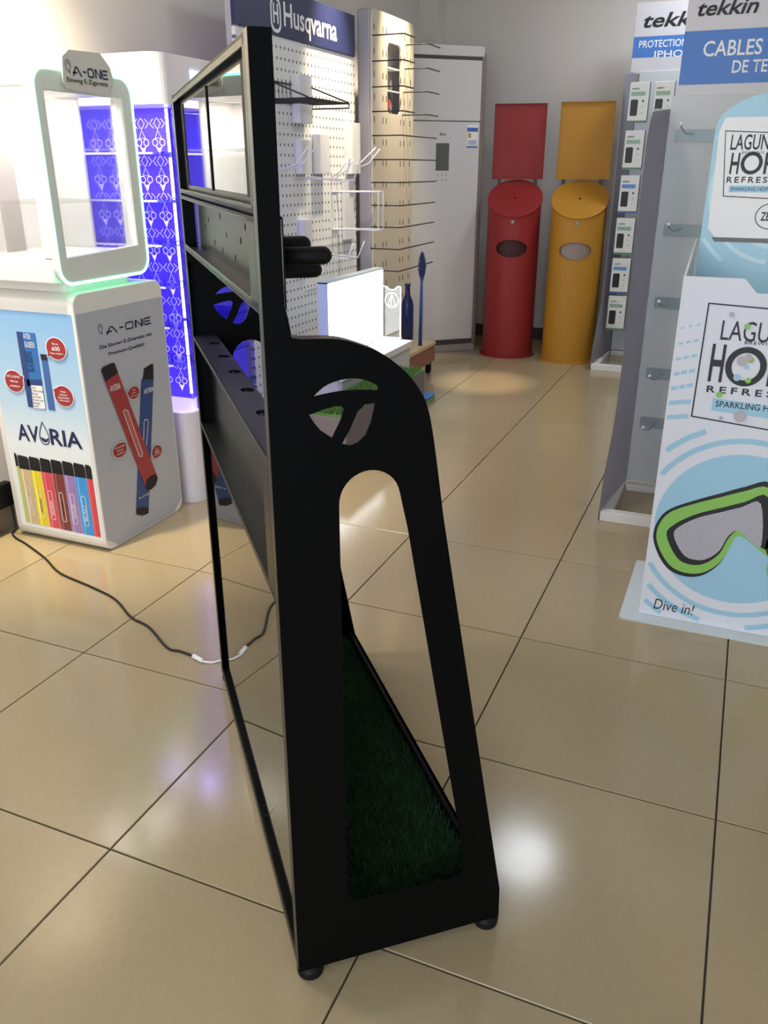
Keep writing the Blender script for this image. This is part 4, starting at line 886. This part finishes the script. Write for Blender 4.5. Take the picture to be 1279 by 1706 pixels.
ob('side_panel', poly_side(u0 + .003), CEDGE, LG); ob('side_panel', poly_side(u1 - .003), CEDGE, LG)
ob('top_tray', box((u0 + .0065, FZ + .0068, .98), (u1 - .0065, 2.86, .986)), CEDGE, LG)
lay = [0]
def fl_(nm, me, m, lv): return ob(nm, on_v(me, FZ - .0006 * lv - .0002), m, fr_)
def clip(P):
    """keep an outline inside the printed front panel"""
    return [(min(max(x, u0 + .003), u1 - .003), min(max(y, .012), 1.04)) for x, y in P]
CX, CZ = .098, .345
fl_('blue_disc', shape([clip(ell(CX, CZ, .242, .242, 96))]), LBLUE, 1)
for R0 in (.283, .327, .371, .415):
    def ok(a):
        x0_, z0_ = CX + (R0 + .01) * math.cos(rad(a)), CZ + (R0 + .01) * math.sin(rad(a)); x1_, z1_ = CX + (R0 - .01) * math.cos(rad(a)), CZ + (R0 - .01) * math.sin(rad(a))
        for x, z in ((x0_, z0_), (x1_, z1_)):
            if not (u0 + .004 < x < u1 - .004 and z > .014): return False
            if z > .60 and x < -.02 and R0 > .33: return False
            if z > .655: return False
        return True
    run = []
    for a in range(0, 721, 2):
        if ok(a): run.append(a)
        if (not ok(a) or a == 720) and run:
            if len(run) > 3 and run[0] > 0 and run[-1] - run[0] < 358 and run[0] < 361:
                P = [(CX + (R0 + .008) * math.cos(rad(q)), CZ + (R0 + .008) * math.sin(rad(q))) for q in run] + [(CX + (R0 - .008) * math.cos(rad(q)), CZ + (R0 - .008) * math.sin(rad(q))) for q in reversed(run)]
                fl_('blue_ring', shape([P]), LBLUE, 1)
            run = []
dn = 0
for i, (z, n, w_, h_) in enumerate(((.668, 1, .060, .013), (.712, 1, .060, .013), (.757, 3, .0165, .011), (.80, 3, .0155, .010), (.845, 3, .014, .008), (.89, 3, .012, .006), (.935, 3, .009, .005))):
    for q in range(n):
        x = -.150 + q * .0205 + .001 * i; zz = z + .006 * q
        sl2 = .011 if n == 1 else .004
        fl_('blue_dash', shape([[(x, zz), (x + w_, zz + sl2), (x + w_, zz + sl2 + h_), (x, zz + h_)]]), LBLUE, 1)
fl_('label_border', shape(stroke([(-.079, 1.012), (.232, 1.0), (.23, .66), (-.081, .686)], .0055, True)), INK, 2)
def box_px(L): return L
LT = [[-0.0358, 0.9134], [0.0783, 0.9776], [-0.0524, 0.793], [-0.0151, 0.8912], [0.0427, 0.8432], [-0.0512, 0.7613], [0.108, 0.796], [-0.0209, 0.7215], [0.0765, 0.7477], [-0.0307, 0.7097], [0.0295, 0.9082], [0.0873, 0.9225]]
fl_('label_lettering', fit(text('LAGUNITAS', .0), (LT[0][0], LT[0][1], LT[0][0] + .268, LT[0][1] + .055)), INK, 2)
fl_('label_lettering', fit(text('BREWING CO.', .01, 0, 1.2), (LT[10][0], LT[10][1] - .002, LT[10][0] + .13, LT[10][1] + .007)), INK, 2)
fl_('label_lettering', fit(text('H', .02), (LT[2][0], LT[2][1], LT[3][0], LT[3][1] + .01)), INK, 2)
fl_('label_lettering', shape([ell(LT[4][0], LT[4][1] + .0, .054, .056, 40), ell(LT[4][0], LT[4][1], .037, .039, 40)]), INK, 2)
fl_('label_lettering', fit(text('PPY', .02), (LT[4][0] + .06, LT[2][1], LT[4][0] + .2, LT[3][1] + .01)), INK, 2)
fl_('label_lettering', fit(text('REFRESHER', .02, 0, 1.5), (LT[5][0], LT[5][1], LT[5][0] + .285, LT[5][1] + .02)), INK, 2)
fl_('teal_bar', shape([[(LT[9][0], LT[9][1]), (.215, LT[9][1] - .012), (.215, LT[9][1] + .024), (LT[9][0], LT[9][1] + .036)]]), LBLUE, 2)
fl_('label_lettering', fit(text('SPARKLING HOP WATER', .008), (LT[7][0], LT[7][1], LT[7][0] + .262, LT[7][1] + .018)), INK, 3)
dots = [(-.005, .96, .006), (.02, .92, .007), (.035, .885, .008), (.06, .93, .005)]
for cx_, cz_, rr, mm in ((LT[4][0] + .01, LT[4][1] + .02, .0085, GREENP), (LT[4][0] + .012, LT[4][1] - .038, .008, GREENP), (LT[4][0] - .012, LT[4][1] + .015, .014, GREYP), (LT[4][0] + .002, LT[4][1], .007, LBLUE), (LT[4][0] - .018, LT[4][1] - .032, .01, LBLUE), (-.015, LT[5][1] - .004, .009, GREENP), (-.015, .985, .0075, GREYP), (.03, .955, .0085, GREENP), (.045, .87, .01, GREYP), (.05, .70, .017, GREYP), (-.0, .69, .006, GREYP)):
    dn += 1; fl_('printed_dot', shape([ell(cx_, cz_, rr, None, 16)]), mm, 4 + .4 * dn)
fl_('hand_lettering', fit(text('Dive in!', -.005, .15), [-0.1116, 0.0354, 0.0112, 0.0729]), INK, 3)
# printed green diving mask (the mask alone)
MK = [[-0.133, 0.2892], [-0.1249, 0.342], [-0.0959, 0.3812], [-0.0305, 0.4174], [0.0338, 0.4469], [0.0964, 0.4756], [0.157, 0.496]]
top_ = [tuple(p) for p in MK]; mx_ = .30
bot = [[0.1935, 0.2726], [0.1608, 0.2986], [0.1194, 0.3272], [0.0957, 0.3271], [0.0838, 0.2928], [0.0643, 0.2381], [0.0265, 0.1956], [-0.0196, 0.1803], [-0.0717, 0.1914], [-0.1097, 0.2328]]
mask = smoothpoly(top_ + [(.19, .42), (.28, .385), (.335, .33), (.33, .25), (.27, .20), (.2, .22)] + [tuple(p) for p in bot], 4)
fl_('printed_mask_outline', shape([clip([((x - .1) * 1.04 + .1, (z - .32) * 1.09 + .32) for x, z in mask])]), INK, 2)
fl_('printed_mask', shape([clip(mask)]), GREENP, 3)
lens = [[-0.1036, 0.3005], [-0.0818, 0.341], [-0.0257, 0.3825], [0.0388, 0.4126], [0.1016, 0.4419], [0.1618, 0.4665], [0.1878, 0.3075], [0.1451, 0.3238], [0.1125, 0.3499], [0.0928, 0.3465], [0.0736, 0.3152], [0.0571, 0.2635], [0.0208, 0.2237], [-0.0202, 0.2117], [-0.0638, 0.2287]]
lp = smoothpoly([tuple(p) for p in lens], 4)
fl_('printed_lens_rim', shape([clip(lp)]), INK, 4)
halft = dotmat('halftone_print', '#c3c0c9', '#2a2a2e', 'X', 'Z', .0052, .0052, .0013, .5)
cxl = sum(p[0] for p in lp) / len(lp); czl = sum(p[1] for p in lp) / len(lp)
fl_('printed_lens', shape([clip([(cxl + (x - cxl) * .86, czl + (z - czl) * .84) for x, z in lp])]), halft, 5)
fl_('printed_lens_rim', shape([ell(.232, .318, .052, .058, 36)]), INK, 4)
fl_('printed_lens', shape([ell(.232, .318, .044, .049, 36)]), halft, 5)
# upright header card with printed can
HV = 2.862
hc = [(-.142, 1.0), (.292, 1.0), (.292, 1.47)] + [(.075 + .217 * math.cos(rad(a)), 1.47 + .10 * math.sin(rad(a))) for a in range(8, 172, 8)] + [(-.142, 1.47)]
hcard = ob('header_card', on_v(shape([hc], .006), HV + .003), mat('card_light_blue', '#a9d2e4', .5, noise=.02), LG)
def hc_(nm, me, m, lv): return ob(nm, on_v(me, HV - .0006 * lv - .0002), m, hcard)
def card_ok(R0, a):
    return all(-.138 < .075 + (R0 + q) * math.cos(rad(a)) < .288 and 1.09 < 1.30 + (R0 + q) * math.sin(rad(a)) < 1.47 for q in (.006, -.006))
for R0 in (.07, .115, .16, .205, .25, .295):
    if all(card_ok(R0, a) for a in range(0, 360, 4)):
        hc_('pale_ring', shape([ell(.075, 1.30, R0 + .006, None, 60), ell(.075, 1.30, R0 - .006, None, 60)]), mat('pale_blue_print', '#c9e3ee', .5, noise=.02), 1); continue
    a = 0
    while card_ok(R0, a): a += 2
    run = []
    for q_ in range(a, a + 362, 2):
        if card_ok(R0, q_): run.append(q_)
        elif run:
            if len(run) > 2:
                hc_('pale_ring', shape([[(.075 + (R0 + .006) * math.cos(rad(q)), 1.30 + (R0 + .006) * math.sin(rad(q))) for q in run] + [(.075 + (R0 - .006) * math.cos(rad(q)), 1.30 + (R0 - .006) * math.sin(rad(q))) for q in reversed(run)]]), mat('pale_blue_print', '#c9e3ee', .5, noise=.02), 1)
            run = []
CN = [[-0.1304, 1.4834], [-0.0892, 1.1653], [-0.1131, 1.4559], [-0.0898, 1.4103], [-0.0866, 1.3445], [-0.0846, 1.3196], [-0.0357, 1.3693], [-0.0677, 1.308], [-0.0426, 1.2526], [-0.0935, 1.2774]]
cl = CN[0][0]; cr = cl + .235
can = [(cl + .012, 1.498), (cr - .012, 1.498), (cr, 1.47), (cr, 1.19), (cr - .02, 1.165), (cl + .03, 1.165), (cl + .006, 1.19), (cl, 1.46)]
hc_('printed_can', shape([can]), WHITEP, 2)
hc_('can_base', shape([[(cl + .02, 1.165), (cr - .02, 1.165), (cr - .03, 1.152), (cl + .03, 1.152)]]), mat('can_base_grey', '#6f6a68', .5, noise=.05), 2)
hc_('can_border', shape(stroke([(CN[2][0], 1.462), (cr - .012, 1.452), (cr - .012, 1.275), (CN[9][0], 1.283)], .0035, True)), INK, 3)
x0 = CN[3][0]
hc_('can_lettering', fit(text('LAGUNITAS', .01), (x0 - .004, CN[3][1], x0 + .165, CN[3][1] + .042)), INK, 3)
hc_('can_lettering', fit(text('BREWING CO.', 0, 0, 1.2), (x0 + .03, CN[3][1] - .011, x0 + .12, CN[3][1] - .003)), INK, 3)
xh = CN[4][0]; zh = CN[4][1]
hc_('can_lettering', fit(text('H', .02), (xh, zh, xh + .024, zh + .058)), INK, 3)
hc_('can_lettering', shape([ell(xh + .058, zh + .030, .030, .031, 30), ell(xh + .058, zh + .030, .020, .021, 30)]), INK, 3)
hc_('can_lettering', fit(text('PPY', .02), (xh + .093, zh, xh + .176, zh + .058)), INK, 3)
hc_('can_lettering', fit(text('REFRESHER', .02, 0, 1.4), (xh - .004, zh - .024, xh + .176, zh - .007)), INK, 3)
hc_('can_bar', shape([[(xh + .006, zh - .05), (xh + .17, zh - .05), (xh + .17, zh - .032), (xh + .006, zh - .032)]]), LBLUE, 3)
hc_('can_lettering', fit(text('SPARKLING HOP WATER'), (xh + .010, zh - .046, xh + .166, zh - .036)), INK, 4)
hc_('can_lettering', fit(text('ZERO', .02), (cr - .085, 1.215, cr - .03, 1.24)), INK, 3)
hc_('can_ring', shape(stroke(ell(cr - .058, 1.228, .042, .036, 30), .0025, True)), INK, 3)

# ------------------------------------------------------------------ cable and adapter
cp = [[-2.7954, 2.392], [-2.6668, 2.3319], [-2.5735, 2.2895], [-2.4325, 2.1705], [-2.2678, 2.0992], [-2.1282, 2.0247], [-1.9543, 1.9838], [-1.8133, 1.9431], [-1.6829, 1.8649], [-1.5875, 1.8342], [-1.4608, 1.7568], [-1.4102, 1.754], [-1.3575, 1.7471]]
cb = thing('power_cable', 'thin black power cable with white plug joint trailing across the floor', 'cable', (cp[6][0], cp[6][1], 0))
cpp = [(-2.575, 2.262, .112), (-2.574, 2.262, .05), (-2.570, 2.255, .012), (-2.556, 2.225, .0045), (-2.505, 2.195, .0045)] + [(p[0], p[1], .0045) for p in cp[3:]]
ob('black_lead', tube(smoothpoly(cpp, 6, False), .0038, 8), mat('black_cable', '#1b1713', .5, noise=.1), cb, smooth=True)
wp = [[-1.3535, 1.7419], [-1.3119, 1.7309], [-1.287, 1.7379], [-1.2695, 1.7559], [-1.262, 1.7768]]
ob('white_plug', tube([(wp[0][0], wp[0][1], .008), (wp[1][0], wp[1][1], .008)], [.0075, .0065], 12), WHITEP, cb, smooth=True)
ob('white_lead', tube(smoothpoly([(wp[1][0], wp[1][1], .006)] + [(p[0], p[1], .0045) for p in wp[2:]], 5, False), .003, 8), WHITEP, cb, smooth=True)
ad = thing('power_adapter', 'small black power supply box at the skirting left of the pedestal', 'adapter', (-2.575, 2.16, 0))
ob('case', box((-2.599, 2.04, .115), (-2.562, 2.272, .212), .005), RUBBER, ad)
ob('case_foot', box((-2.599, 2.16, 0), (-2.585, 2.18, .1145), .002), RUBBER, ad)
